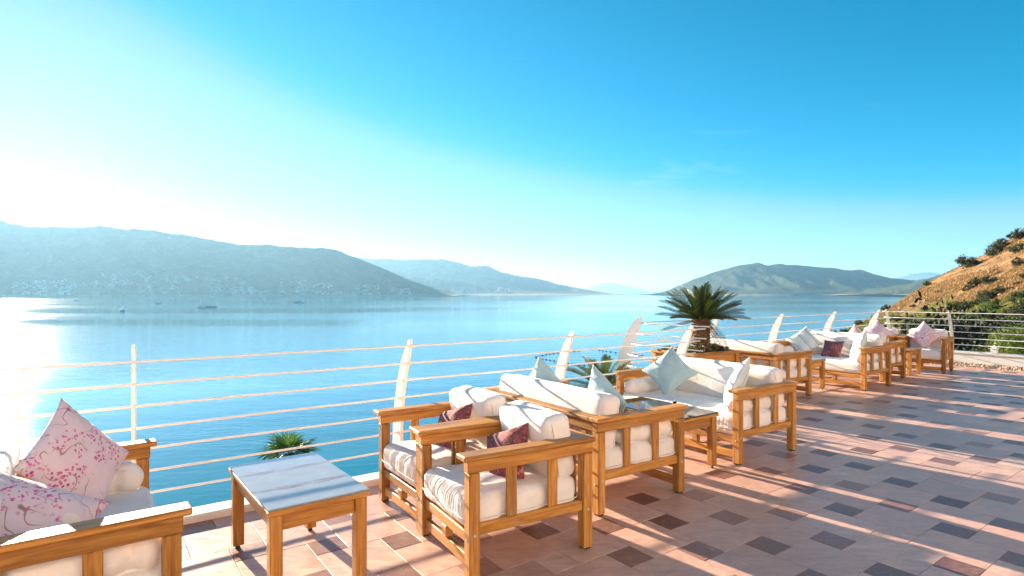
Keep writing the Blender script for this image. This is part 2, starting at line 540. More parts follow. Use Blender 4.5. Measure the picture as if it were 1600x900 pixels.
class MB:
    """collects simple shapes into one mesh"""

    def __init__(self):
        self.v, self.f, self.m = [], [], []

    def add(self, vs, fs, mi=0):
        n = len(self.v)
        self.v += [Vector(a) for a in vs]
        self.f += [tuple(i + n for i in f) for f in fs]
        self.m += [mi] * len(fs)

    def box(self, lo, hi, mi=0, M=None):
        x0, y0, z0 = lo
        x1, y1, z1 = hi
        vs = [Vector(a) for a in ((x0, y0, z0), (x1, y0, z0), (x1, y1, z0), (x0, y1, z0), (x0, y0, z1), (x1, y0, z1), (x1, y1, z1), (x0, y1, z1))]
        if M:
            vs = [M @ a for a in vs]
        self.add(vs, [(0, 3, 2, 1), (4, 5, 6, 7), (0, 1, 5, 4), (1, 2, 6, 5), (2, 3, 7, 6), (3, 0, 4, 7)], mi)

    def tube(self, pts, rad, n=8, mi=0, cap=True):
        pts = [Vector(p) for p in pts]
        rads = rad if isinstance(rad, (list, tuple)) else [rad] * len(pts)
        base = len(self.v)
        up = Vector((0, 0, 1))
        for i, p in enumerate(pts):
            d = (pts[min(i + 1, len(pts) - 1)] - pts[max(i - 1, 0)]).normalized()
            a = d.cross(up)
            if a.length < 1e-3:
                a = d.cross(Vector((1, 0, 0)))
            a.normalize()
            b = a.cross(d)
            for k in range(n):
                t = 2 * pi * k / n
                self.v.append(p + (a * cos(t) + b * sin(t)) * rads[i])
        for i in range(len(pts) - 1):
            for k in range(n):
                q = base + i * n
                self.f.append((q + k, q + (k + 1) % n, q + n + (k + 1) % n, q + n + k))
                self.m.append(mi)
        if cap:
            self.f.append(tuple(base + k for k in range(n))[::-1])
            self.m.append(mi)
            self.f.append(tuple(base + (len(pts) - 1) * n + k for k in range(n)))
            self.m.append(mi)

    def build(self, name, mats, parent=None, loc=(0, 0, 0), rot=None, smooth=False):
        mats = [mats] if isinstance(mats, str) else mats
        me = mesh(name, self.v, self.f, None, smooth, mats=mats, fmat=self.m)
        return link(name, me, parent, loc, rot)


BOX_CACHE = {}


def board_mesh(sx, sy, sz, mat, b=0.004):
    """chamfered board with UVs that run along its longest side"""
    key = (round(sx, 4), round(sy, 4), round(sz, 4), mat, b)
    if key in BOX_CACHE:
        return BOX_CACHE[key]
    h = (sx / 2, sy / 2, sz / 2)
    vs, idx = [], {}
    for X in (-1, 1):
        for Y in (-1, 1):
            for Z in (-1, 1):
                for ax in range(3):
                    p = [X * h[0], Y * h[1], Z * h[2]]
                    for q in range(3):
                        if q != ax:
                            p[q] -= (X, Y, Z)[q] * b
                    idx[(X, Y, Z, ax)] = len(vs)
                    vs.append(Vector(p))
    fs = []
    for ax in range(3):
        a1, a2 = [q for q in range(3) if q != ax]
        for s in (-1, 1):
            f = []
            for (c1, c2) in ((-1, -1), (1, -1), (1, 1), (-1, 1)):
                k = [0, 0, 0]
                k[ax], k[a1], k[a2] = s, c1, c2
                f.append(idx[(*k, ax)])
            fs.append(f)
    for ax in range(3):
        a1, a2 = [q for q in range(3) if q != ax]
        for c1 in (-1, 1):
            for c2 in (-1, 1):
                k = [0, 0, 0]
                k[a1], k[a2] = c1, c2
                k[ax] = -1
                A = (*k,)
                k[ax] = 1
                B = (*k,)
                fs.append([idx[(*A, a1)], idx[(*B, a1)], idx[(*B, a2)], idx[(*A, a2)]])
    for X in (-1, 1):
        for Y in (-1, 1):
            for Z in (-1, 1):
                fs.append([idx[(X, Y, Z, 0)], idx[(X, Y, Z, 1)], idx[(X, Y, Z, 2)]])
    out = []
    for f in fs:
        n = (vs[f[1]] - vs[f[0]]).cross(vs[f[2]] - vs[f[0]])
        c = sum((vs[i] for i in f), Vector()) / len(f)
        out.append(f if n.dot(c) > 0 else f[::-1])
    la = max(range(3), key=lambda q: h[q])
    o1, o2 = [q for q in range(3) if q != la]
    uvs = [(v[la] + 0.3 * v[o1], v[o1] + v[o2] * 0.93) for v in vs]
    me = mesh('board', vs, out, mat, False, uvs)
    BOX_CACHE[key] = me
    return me


def board(name, parent, c, s, mat='wood', rot=None, b=0.004):
    return link(name, board_mesh(*s, mat, b), parent, c, rot)


def fbm(p, oct=4, H=0.9):
    return noise.fractal(p, H, 2.1, oct)


def cushion_mesh(name, sx, sy, sz, r=0.05, n=14, crown=0.02, wr=0.006, seed=0, ruffle=0.0, pinch=None, mat='canvas'):
    """soft box: rounded, crowned, with wrinkles; optional gathers over the front (+y) edge; optional pinches at local y on the x sides"""
    hx, hy, hz = sx / 2, sy / 2, sz / 2
    vs, fs, key = [], [], {}

    def vert(a, b, c):
        k = (round(a, 5), round(b, 5), round(c, 5))
        if k in key:
            return key[k]
        p = Vector((a * hx, b * hy, c * hz))
        core = Vector((max(-hx + r, min(hx - r, p.x)), max(-hy + r, min(hy - r, p.y)), max(-hz + r, min(hz - r, p.z))))
        d = p - core
        nrm = d.normalized()
        q = core + nrm * r
        f = (1 - a * a) * (1 - b * b)
        q.z += crown * f * c
        q.x += crown * 0.6 * (1 - b * b) * (1 - c * c) * a
        q.y += crown * 0.6 * (1 - a * a) * (1 - c * c) * b
        s = Vector((seed * 3.1, seed * 1.7, seed * 5.3))
        q += nrm * wr * (fbm(q * 7 + s) + 0.6 * fbm(q * 16 + s))
        if ruffle and b > 0.72:
            dist_edge = (1 - b) * hy if c > 0.99 else 0.0
            m = exp(-(dist_edge / 0.045) ** 2) * (0.25 + 0.75 * max(0.0, min(1.0, (c + 1) * 0.62)))
            ph = q.x * 250 + 7.0 * noise.noise(Vector((q.x * 11, q.z * 9, seed))) + q.z * 16
            amp = 0.25 + 1.5 * abs(noise.noise(Vector((q.x * 7, 3 + q.z * 4, seed))))
            q += nrm * ruffle * m * amp * (sin(ph) + 0.35 * sin(ph * 0.43 + 1.3))
        if pinch:
            for (py, w, dep) in pinch:
                q.x -= (1 if a > 0 else -1) * dep * exp(-((q.y - py) / w) ** 2) * abs(a) ** 3
        key[k] = len(vs)
        vs.append(q)
        return key[k]

    # finer sampling close to the edges so the rounding is smooth
    def samp(h, n):
        e = min(0.9, r / h)
        t = []
        k = 4
        for i in range(k):
            t.append(-1 + e * (1 - cos(pi / 2 * i / k)))
        m = max(2, n)
        for i in range(m + 1):
            t.append(-1 + e + (2 - 2 * e) * i / m)
        for i in range(k - 1, -1, -1):
            t.append(1 - e * (1 - cos(pi / 2 * i / k)))
        return t
    ta, tb, tcz = samp(hx, 150 if ruffle > 0.001 else n), samp(hy, min(n, 18)), samp(hz, n)
    tcz = [x for i, x in enumerate(tcz) if i < 5 or i > len(tcz) - 6 or i % 3 == 0]

    def grid(A, B, fn, flip):
        for i in range(len(A) - 1):
            for j in range(len(B) - 1):
                q = [fn(A[i], B[j]), fn(A[i + 1], B[j]), fn(A[i + 1], B[j + 1]), fn(A[i], B[j + 1])]
                if len(set(q)) < 3:
                    continue
                fs.append(tuple(q[::-1] if flip else q))
    grid(ta, tb, lambda a, b: vert(a, b, 1), False)
    grid(ta, tb, lambda a, b: vert(a, b, -1), True)
    grid(ta, tcz, lambda a, c: vert(a, 1, c), True)
    grid(ta, tcz, lambda a, c: vert(a, -1, c), False)
    grid(tb, tcz, lambda b, c: vert(1, b, c), False)
    grid(tb, tcz, lambda b, c: vert(-1, b, c), True)
    return mesh(name, vs, fs, mat, True)


def ring_mesh(name, sx, sy, r, z, rad, mat='piping'):
    """thin piped seam running round a cushion"""
    pts = []
    hx, hy = sx / 2, sy / 2
    for (cx, cy, a0) in ((hx - r, hy - r, 0), (-hx + r, hy - r, 90), (-hx + r, -hy + r, 180), (hx - r, -hy + r, 270)):
        for k in range(5):
            t = R(a0 + k * 22.5)
            pts.append(Vector((cx + r * cos(t), cy + r * sin(t), z)))
    pts.append(pts[0].copy())
    m = MB()
    m.tube(pts, rad, 5, cap=False)
    return mesh(name, m.v, m.f, mat, True)


def pillow_mesh(name, s, t, mat, seed=0, n=22):
    vs, fs, uvs = [], [], []
    idx = {}
    for side in (1, -1):
        for i in range(n + 1):
            for j in range(n + 1):
                a, b = -1 + 2 * i / n, -1 + 2 * j / n
                a, b = sin(a * pi / 2) * 0.35 + a * 0.65, sin(b * pi / 2) * 0.35 + b * 0.65
                edge = i in (0, n) or j in (0, n)
                if edge and side == -1:
                    idx[(i, j, -1)] = idx[(i, j, 1)]
                    continue
                x = a * s / 2 * (1 - 0.11 * (1 - b * b) * abs(a) ** 3)
                y = b * s / 2 * (1 - 0.11 * (1 - a * a) * abs(b) ** 3)
                h = ((1 - a ** 4) * (1 - b ** 4)) ** 0.5 * (0.55 + 0.45 * (1 - a * a) * (1 - b * b))
                q = Vector((x * 5, y * 5, seed * 2.3 + side))
                z = side * t / 2 * h + 0.012 * fbm(q) * min(1, h * 3)
                # creases that run in from the corners
                for (ca, cb) in ((-1, -1), (1, 1), (1, -1), (-1, 1)):
                    dd = sqrt((a - ca) ** 2 + (b - cb) ** 2)
                    an = atan2(b - cb, a - ca)
                    z += side * 0.006 * sin(an * 16 + seed) * exp(-((dd - 0.5) / 0.3) ** 2)
                idx[(i, j, side)] = len(vs)
                vs.append(Vector((x, y, z)))
                uvs.append((x / s * 1.0 + 0.5, y / s + 0.5))
    for side in (1, -1):
        for i in range(n):
            for j in range(n):
                q = (idx[(i, j, side)], idx[(i + 1, j, side)], idx[(i + 1, j + 1, side)], idx[(i, j + 1, side)])
                fs.append(q if side == 1 else q[::-1])
    return mesh(name, vs, fs, mat, True, uvs)

# ================================================================== THE SETTING
SEA_Z = -18.4

# ---- sea
me = mesh('sea', [(-70000, -70000, 0), (70000, -70000, 0), (70000, 70000, 0), (-70000, 70000, 0)], [(0, 1, 2, 3)], 'sea_water')
sea = tag(link('sea', me, None, (0, 0, SEA_Z)), kind='structure')

# ---- coast terrain under and beside the terrace, rising to the golden hill on the right


def smax(a, b, k):
    h = max(0.0, k - abs(a - b)) / k
    return max(a, b) + h * h * k * 0.25


def terrain_z(x, y):
    u, w = UW(x, y)
    coast = -3.2 - 0.45 * max(0, w - 4.7) - max(0, u - 17) * 0.35
    p = Vector((x * 0.03, y * 0.03, 1.3))
    hill = 0.57 * (x - 0.392 * y) - 18.7
    hill = hill if hill < 34 else 34 + (hill - 34) * 0.4
    yc = 108 + 10 * noise.noise(Vector((x * 0.02, 5.5, 0)))
    if y > yc:
        hill -= ((y - yc) / 11.0) ** 2
    hill += 1.6 * fbm(p, 4) + 0.5 * fbm(p * 6, 3)
    z = smax(coast, hill, 3.0)
    if -30 < u < 17 and w < 7:
        z = min(z, -1.6)
    return max(z, SEA_Z - 3)


xs = [-60 + 2.0 * i for i in range(0, 35)] + [10 + 1.25 * i for i in range(0, 108)] + [146 + 6 * i for i in range(20)]
ys = [-80 + 5 * i for i in range(18)] + [10 + 1.5 * i for i in range(94)]
vs = [(x, y, terrain_z(x, y)) for y in ys for x in xs]
nx = len(xs)
fs = [(j * nx + i, j * nx + i + 1, (j + 1) * nx + i + 1, (j + 1) * nx + i) for j in range(len(ys) - 1) for i in range(nx - 1)]
tag(link('hillside', mesh('hillside', vs, fs, 'hillside_ground', True)), kind='structure')

# ---- far mountains: each a real massif with its own depth


def interp(pts, x):
    if x <= pts[0][0]:
        return pts[0][1]
    for (x0, y0), (x1, y1) in zip(pts, pts[1:]):
        if x <= x1:
            t = (x - x0) / (x1 - x0)
            return y0 + (y1 - y0) * t
    return pts[-1][1]


def massif(name, prof, D, T, mat, label=None, seed=0, nc=260, nr=44, rough=1.0):
    """crest heights from (pixel, pixel) pairs at distance D; foot T nearer and T farther"""
    x0, x1 = prof[0][0], prof[-1][0]
    vs, fs = [], []
    for j in range(nr + 1):
        t = -1 + 2 * j / nr
        for i in range(nc + 1):
            xp = x0 + (x1 - x0) * i / nc
            X = (xp - 800) / FPX * D
            H = max(0.0, (458 - interp(prof, xp)) / FPX * D + EYE - SEA_Z)
            Y = D + t * T
            s = 1 - abs(t)
            q = Vector((X / (T * 0.55), Y / (T * 0.8), seed))
            ridge = 1 - abs(fbm(q * 1.1, 5, 0.8))
            shape = s ** (0.85 + 0.35 * noise.noise(q * 0.7))
            h = H * shape * (1 - (0.34 * (1 - ridge) + 0.10) * (1 - s) * rough)
            gl = abs(noise.noise(Vector((X / (T * 0.16) + 1.3 * noise.noise(q * 2.2), Y / (T * 1.6), seed + 4)))) + 0.5 * abs(noise.noise(Vector((X / (T * 0.07) + noise.noise(q * 3), Y / (T * 0.9), seed + 6))))
            h *= 1 - 0.46 * (1 - min(1, gl * 1.7)) * min(1, (1 - s) * 1.8) * rough * min(1, s * 2.5)
            h *= 1 - 0.22 * (abs(fbm(q * 2.6 + Vector((3, 8, 1)), 4, 0.8)) ** 0.8) * min(1, (1 - s) * 4) * rough
            h += H * 0.022 * fbm(q * 6, 4, 0.7) * min(1, s * 3)
            vs.append((X, Y + 0.10 * T * noise.noise(q * 0.9 + Vector((9, 1, 2))) * (1 - s), SEA_Z - 2 + (h + 2) * (1 if s > 0 else 0)))
    w = nc + 1
    for j in range(nr):
        for i in range(nc):
            fs.append((j * w + i, j * w + i + 1, (j + 1) * w + i + 1, (j + 1) * w + i))
    o = link(name, mesh(name, vs, fs, mat, True))
    tag(o, kind='structure')
    return o


LEFT = [(-700, 430), (-500, 400), (-250, 352), (-100, 338), (0, 346), (40, 353), (90, 355), (160, 354), (240, 360), (290, 367), (330, 375), (380, 383), (418, 382),
        (440, 386), (505, 387), (525, 391), (560, 404), (600, 420), (640, 438), (680, 451), (716, 460), (722, 461)]
DL = 4000.0
left_hill = massif('mountain', LEFT, DL, 1100, 'scrub_mountain', seed=2)
SECOND = [(380, 420), (470, 410), (545, 401), (575, 403), (610, 405), (650, 405), (690, 405), (712, 409), (735, 415), (762, 415), (785, 425), (810, 431), (840, 435), (870, 443), (910, 451), (945, 457), (952, 458)]
massif('mountain', SECOND, 7600, 1700, 'scrub_mountain', seed=5)
SPUR = [(540, 448), (600, 436), (640, 432), (690, 436), (740, 444), (790, 452), (830, 456), (880, 457.5), (890, 458)]
massif('headland', SPUR, 6000, 700, 'scrub_mountain', seed=8, nr=24)
massif('mountain', [(890, 457), (915, 451), (940, 443), (955, 441), (975, 446), (1010, 454), (1030, 457)], 24000, 3000, 'island_mountain', seed=12, nr=20, nc=80)
ISLE = [(1030, 458), (1040, 456), (1060, 446), (1085, 436), (1110, 427), (1140, 418), (1165, 413), (1183, 410), (1200, 415), (1222, 412), (1250, 415), (1280, 417), (1305, 419), (1330, 423), (1345, 421), (1365, 428),
        (1390, 434), (1420, 437), (1460, 440), (1540, 446), (1640, 452)]
massif('island', ISLE, 5600, 1300, 'island_mountain', seed=21)
massif('mountain', [(1360, 445), (1400, 434), (1425, 428), (1445, 425), (1465, 427), (1500, 436), (1560, 446)], 22000, 3000, 'island_mountain', seed=25, nr=20, nc=80)
massif('headland', [(1375, 459), (1405, 452), (1430, 444), (1460, 433), (1490, 424), (1530, 412), (1600, 398), (1750, 380), (1900, 400)], 3600, 900, 'island_mountain', seed=31, nr=30)

# ---- terrace slab, retaining walls, kerbs, gravel bed
U0, U1 = -9.0, 15.05          # tiled part along u
USTEP, WN, WF = 6.45, 4.55, 6.12   # the terrace steps out at USTEP from WN to WF
W0 = -6.6
UEND = 16.15                  # inner face of the end wall
m = MB()


def prism(mb, uw, z0, z1, mi=0):
    n = len(uw)
    vs = [P(u, w, z0) for u, w in uw] + [P(u, w, z1) for u, w in uw]
    fs = [tuple(range(n))[::-1], tuple(range(n, 2 * n))] + [(i, (i + 1) % n, n + (i + 1) % n, n + i) for i in range(n)]
    mb.add(vs, fs, mi)


prism(m, [(U0, W0), (UEND, W0), (UEND, WF), (USTEP, WF), (USTEP, WN), (U0, WN)], -0.5, -0.022)
terrace = tag(m.build('terrace_floor', 'grout'), kind='structure')
m = MB()
prism(m, [(U0, WN - 0.6), (USTEP + 0.1, WN - 0.6), (USTEP + 0.1, WN + 0.18), (U0, WN + 0.18)], -6.0, -0.5)
prism(m, [(USTEP - 0.18, WN - 0.4), (UEND + 0.3, WN - 0.4), (UEND + 0.3, WF + 0.18), (USTEP - 0.18, WF + 0.18)], -6.5, -0.503)
prism(m, [(UEND - 0.4, W0), (UEND + 0.3, W0), (UEND + 0.3, WN - 0.4), (UEND - 0.4, WN - 0.4)], -8.0, -0.506)
tag(m.build('retaining_wall', 'stone_wall'), 'pale stone retaining wall carrying the terrace edge above the sea', 'wall')


def kerb_path(name, pts, wid, z0, z1, mat, label):
    """kerb strip that follows a path in (u, w), widening to its left side"""
    pts = [Vector((a, b, 0)) for a, b in pts]
    vs, fs = [], []
    bev = 0.012
    for i, p in enumerate(pts):
        d = (pts[min(i + 1, len(pts) - 1)] - pts[max(i - 1, 0)]).normalized()
        nrm = Vector((-d.y, d.x, 0))
        prof = [(0, z0), (0, z1 - bev), (bev, z1), (wid - bev, z1), (wid, z1 - bev), (wid, z0)]
        for (o, z) in prof:
            q = p + nrm * o
            vs.append(P(q.x, q.y, z + 0.004 * noise.noise(Vector((q.x * 2, q.y * 2, z)))))
    k = 6
    for i in range(len(pts) - 1):
        for j in range(k):
            a = i * k
            fs.append((a + j, a + (j + 1) % k, a + k + (j + 1) % k, a + k + j))
    fs += [tuple(range(k)), tuple(range((len(pts) - 1) * k, len(pts) * k))[::-1]]
    me = recalc(mesh(name, vs, fs, mat))
    return tag(link(name, me), kind='structure')


def arc(cu, cw, r, a0, a1, n):
    return [(cu + r * cos(R(a0 + (a1 - a0) * i / n)), cw + r * sin(R(a0 + (a1 - a0) * i / n))) for i in range(n + 1)]


kerb_path('kerb', [(U0 + i * 0.5, WN) for i in range(int((USTEP - U0) / 0.5) + 1)], 0.19, -0.5, 0.05, 'white_wall', '')
step_path = [(USTEP, WN + 0.02), (USTEP, WN + 0.5), (USTEP, WF - 0.4)] + arc(USTEP + 0.4, WF - 0.4, 0.4, 180, 90, 8) + [(8 + i, WF) for i in range(9)] + [(UEND + 0.24, WF)]
kerb_path('kerb', step_path, 0.19, -0.5, 0.05, 'white_wall', '')
m = MB()
prism(m, [(UEND, W0), (UEND + 0.24, W0), (UEND + 0.24, WF - 0.003), (UEND, WF - 0.003)], -0.5, 0.22)
prism(m, [(UEND - 0.02, W0), (UEND + 0.27, W0), (UEND + 0.27, WF - 0.006), (UEND - 0.02, WF - 0.006)], 0.22, 0.26)
tag(m.build('parapet_wall', 'white_wall'), 'low whitewashed parapet wall behind the gravel strip at the far end', 'wall')
kerb_path('kerb', [(U1 + 0.06, WF - 0.1 - i) for i in range(20)], 0.09, -0.5, 0.012, 'travertine', '')

# gravel in the bed
m = MB()
rg = random.Random(3)
for i in range(5200):
    u = U1 + 0.16 + rg.random() * (UEND - U1 - 0.18)
    w = WF - 0.15 - 7.5 * rg.random()
    s = rg.uniform(0.014, 0.032)
    M = Matrix.Translation(P(u, w, -0.010 + rg.random() * 0.02)) @ Euler((rg.random() * 6, rg.random() * 6, rg.random() * 6)).to_matrix().to_4x4()
    vs = [M @ Vector(v) for v in ((s, 0, 0), (-s, 0, 0), (0, s * .8, 0), (0, -s * .8, 0), (0, 0, s * .6), (0, 0, -s * .6))]
    m.add(vs, [(0, 2, 4), (2, 1, 4), (1, 3, 4), (3, 0, 4), (2, 0, 5), (1, 2, 5), (3, 1, 5), (0, 3, 5)])
tag(m.build('gravel', 'pebble'), 'brown pebbles in the strip along the far parapet', 'gravel', kind='stuff')

# ---- floor tiles: large squares with small dark squares in a pinwheel layout
TB, TS, GAP = 0.412, 0.204, 0.0032
tiles = []
for i in range(-80, 120):
    for j in range(-80, 120):
        ou = i * TB + j * TS - 3.0
        ow = -i * TS + j * TB - 1.0
        for (a, b, s, kind) in ((ou, ow, TB, 'big'), (ou + TB, ow + TB - TS, TS, 'small')):
            u0, u1, w0, w1 = a, a + s, b, b + s
            u0, u1, w0 = max(u0, U0), min(u1, U1), max(w0, W0)
            lim = WF if (u0 + u1) / 2 > USTEP else WN
            if lim == WF:
                u0 = max(u0, USTEP) if w1 > WN else u0
            w1 = min(w1, lim)
            if u1 - u0 < 0.03 or w1 - w0 < 0.03:
                continue
            tiles.append((u0, u1, w0, w1, kind))


def seen(t):
    c = P((t[0] + t[1]) / 2, (t[2] + t[3]) / 2)
    if c.y < 1.5:
        return 0
    x, y = 800 + c.x / c.y * FPX, 458 + EYE / c.y * FPX
    if not (-20 < x < 1620 and y < 925):
        return 0
    d = c.length
    a = (t[1] - t[0]) * (t[3] - t[2])
    return a / d ** 3


TILE_CACHE = {}


def tile_geo(su, sw):
    b = 0.0018
    hu, hw = su / 2, sw / 2
    vs = [(-hu, -hw, -0.02), (hu, -hw, -0.02), (hu, hw, -0.02), (-hu, hw, -0.02),
          (-hu, -hw, -0.0014), (hu, -hw, -0.0014), (hu, hw, -0.0014), (-hu, hw, -0.0014),
          (-hu + b, -hw + b, 0), (hu - b, -hw + b, 0), (hu - b, hw - b, 0), (-hu + b, hw - b, 0)]
    fs = [(8, 9, 10, 11)] + [(a + k, a + (k + 1) % 4, a + 4 + (k + 1) % 4, a + 4 + k) for a in (0, 4) for k in range(4)]
    return vs, fs


rt = random.Random(11)
for kind, nm, mat in (('big', 'floor_tile', 'travertine'), ('small', 'inset_tile', 'dark_travertine')):
    sel = [t for t in tiles if t[4] == kind]
    sel.sort(key=seen, reverse=True)
    rest = MB()
    for q, t in enumerate(sel):
        su, sw = t[1] - t[0] - GAP, t[3] - t[2] - GAP
        z = rt.uniform(-0.0012, 0.0006)
        tilt = (rt.gauss(0, 0.0012), rt.gauss(0, 0.0012))
        c = P((t[0] + t[1]) / 2, (t[2] + t[3]) / 2, z)
        use = mat
        if kind == 'small' and rt.random() < 0.20:
            use = 'travertine'
        if q < 300 and seen(t) > 0:
            key = (round(su, 3), round(sw, 3), use)
            if key not in TILE_CACHE:
                TILE_CACHE[key] = mesh(nm, *tile_geo(su, sw), use)
            link(nm, TILE_CACHE[key], terrace, c, (tilt[0], tilt[1], TA))
        else:
            vs, fs = tile_geo(su, sw)
            M = Matrix.Translation(c) @ Euler((tilt[0], tilt[1], TA)).to_matrix().to_4x4()
            rest.add([M @ Vector(v) for v in vs], fs, 0 if use == mat else 1)
    o = rest.build(nm, [mat, 'travertine'], terrace)
    o['kind'] = 'stuff'

# ================================================================== HOTEL added unseen behind the viewpoint to bounce low sun into the shade
BAY, NB = 3.6, 11
hb = thing('bounce_hotel', 'added hotel front with glazed doors, unseen, bouncing warm sun onto the terrace', 'building', P(-22.0, W0 - 0.3, 0), TA)
STO, DEP = 3.5, 9.0
LEN = BAY * NB
m = MB()
for q in range(NB + 1):
    m.box((q * BAY - 0.55, -0.35, -4.0), (q * BAY + 0.55, 0.0, 2 * STO))
for q in range(NB):
    for fl in range(2):
        m.box((q * BAY + 0.551, -0.348, fl * STO + 2.45), (q * BAY + BAY - 0.551, -0.003, fl * STO + STO - 0.002))
    m.box((q * BAY + 0.551, -0.348, -4.0), (q * BAY + BAY - 0.551, -0.003, 0.02))
m.box((-0.55, -DEP, -4.0), (LEN + 0.55, -0.9, 2 * STO - 0.01))
m.build('wall', 'bounce_plaster', hb)
m = MB()
m.box((-0.8, -DEP - 0.2, 2 * STO), (LEN + 0.8, 0.25, 2 * STO + 0.22))
m.box((-0.75, -0.15, 2 * STO + 0.221), (LEN + 0.75, 0.1, 2 * STO + 0.9))
m.build('cornice', 'bounce_plaster', hb)
for q in range(NB):
    for fl in range(2):
        x0, x1, z0, z1 = q * BAY + 0.553, q * BAY + BAY - 0.553, fl * STO + 0.03, fl * STO + 2.447
        d = MB()
        for (a, b_) in ((x0, x0 + 0.07), ((x0 + x1) / 2 - 0.05, (x0 + x1) / 2 + 0.05), (x1 - 0.07, x1)):
            d.box((a, -0.26, z0), (b_, -0.20, z1))
        d.box((x0 + 0.071, -0.259, z1 - 0.08), (x1 - 0.071, -0.201, z1))
        d.box((x0 + 0.071, -0.259, z0), (x1 - 0.071, -0.201, z0 + 0.10))
        dr = d.build('door', 'white_metal', hb)
        d = MB()
        d.box((x0 + 0.02, -0.24, z0 + 0.02), (x1 - 0.02, -0.225, z1 - 0.02))
        d.build('pane', 'dark_glass', dr)
    b = MB()
    b.box((q * BAY + 0.3, 0.001, STO - 0.16), (q * BAY + BAY - 0.3, 1.2, STO - 0.02))
    bl = b.build('balcony', 'bounce_plaster', hb)
    b = MB()
    for k in range(5):
        b.tube([(q * BAY + 0.33, 1.15, STO + 0.15 + k * 0.2), (q * BAY + BAY - 0.33, 1.15, STO + 0.15 + k * 0.2)], 0.014, 6)
    for k in range(4):
        x = q * BAY + 0.35 + k * (BAY - 0.7) / 3
        b.tube([(x, 1.17, STO - 0.02), (x, 1.17, STO + 0.99)], 0.018, 6)
    b.build('balustrade', 'rail_metal', bl)

# ================================================================== RAILINGS
RAIL_H = 1.15
NR = 7
RAIL_Z = [0.05 + (RAIL_H - 0.05) * (k + 1) / NR for k in range(NR)]


def lean(z):
    """how far a fin post (and the rails on it) leans inwards at height z"""
    t = max(0, z) / 1.2
    return -0.035 * sin(pi * min(1, t)) + 0.27 * t ** 2.2


def fin_mesh(h=1.15, wid=0.175, th=0.028, tip=True):
    """flat curved plate like a rib bone; +x is inwards"""
    N = 18
    L_, R_ = [], []
    for i in range(N + 1):
        t = i / N
        z = h * t
        c = lean(z)
        w = wid * (1 - 0.30 * t - 0.12 * t ** 3) if t < 0.88 else wid * 0.612 * max(0.16, (1 - t) / 0.12) ** 0.6
        L_.append((c - w * 0.5, z))
        R_.append((c + w * 0.5, z))
    vs, fs = [], []
    for y in (-th / 2, th / 2):
        for (a, z) in L_:
            vs.append((a, y, z))
        for (a, z) in R_:
            vs.append((a, y, z))
    n = N + 1
    for i in range(N):
        fs.append((i, i + 1, n + i + 1, n + i))
        fs.append((2 * n + i, 3 * n + i, 3 * n + i + 1, 2 * n + i + 1))
        fs.append((i, 2 * n + i, 2 * n + i + 1, i + 1))
        fs.append((n + i, n + i + 1, 3 * n + i + 1, 3 * n + i))
    fs.append((N, 2 * n + N, 3 * n + N, n + N))
    return recalc(mesh('post', vs, fs, 'white_metal'))


FIN = fin_mesh()
FIN_BIG = fin_mesh(1.20, 0.25, 0.03)
BRACKET = None


def railing(label, path, posts, thin=(), zs=RAIL_Z, leanf=lean, rad=0.009, group='white railings round the terrace'):
    """path: list of (u, w); inward side is to the right of travel; posts: (u, w, inward angle in the uw frame, mesh)"""
    root = thing('railing', label, 'railing', P(path[0][0], path[0][1], 0.05), 0, group)
    o = root.location.copy()
    pts = [Vector((a, b, 0)) for a, b in path]
    for z in zs:
        off = leanf(z) + 0.03
        m = MB()
        line = []
        for i, p in enumerate(pts):
            d = (pts[min(i + 1, len(pts) - 1)] - pts[max(i - 1, 0)]).normalized()
            inn = Vector((d.y, -d.x, 0))
            q = p + inn * off
            line.append(P(q.x, q.y, z + 0.007 * noise.noise(Vector((q.x * 0.8, q.y * 0.8, z * 9)))) - o)
        m.tube(line, rad, 8)
        m.build('rail', 'rail_metal', root, smooth=True)
    for (u, w, ang, me) in posts:
        po = link('post', me, root, P(u, w, 0.05) - o, (0, 0, TA + R(ang)))
        m = MB()
        for z in zs:
            zz = z - 0.05
            xx = leanf(z) + 0.03
            m.tube([(xx, -0.024, zz), (xx, 0.024, zz)], rad + 0.006, 8)
        m.build('bracket', 'white_metal', po)['kind'] = 'stuff'
        m = MB()
        m.box((-0.13, -0.05, -0.001), (0.13, 0.05, 0.010))
        for sx in (-0.105, 0.105):
            for sy in (-0.032, 0.032):
                m.tube([(sx, sy, 0.010), (sx, sy, 0.020)], 0.008, 6)
        m.build('base_plate', 'white_metal', po)
    for (u, w) in thin:
        m = MB()
        m.tube([(0, 0, 0), (0, 0, RAIL_H + 0.02)], 0.0145, 10)
        m.tube([(0, 0, RAIL_H + 0.02), (0, 0, RAIL_H + 0.05)], [0.016, 0.010], 10)
        m.tube([(0, 0, 0.0), (0, 0, 0.012)], 0.04, 12)
        m.build('post', 'rail_metal', root, P(u, w - 0.06, 0.05) - o)
    return root


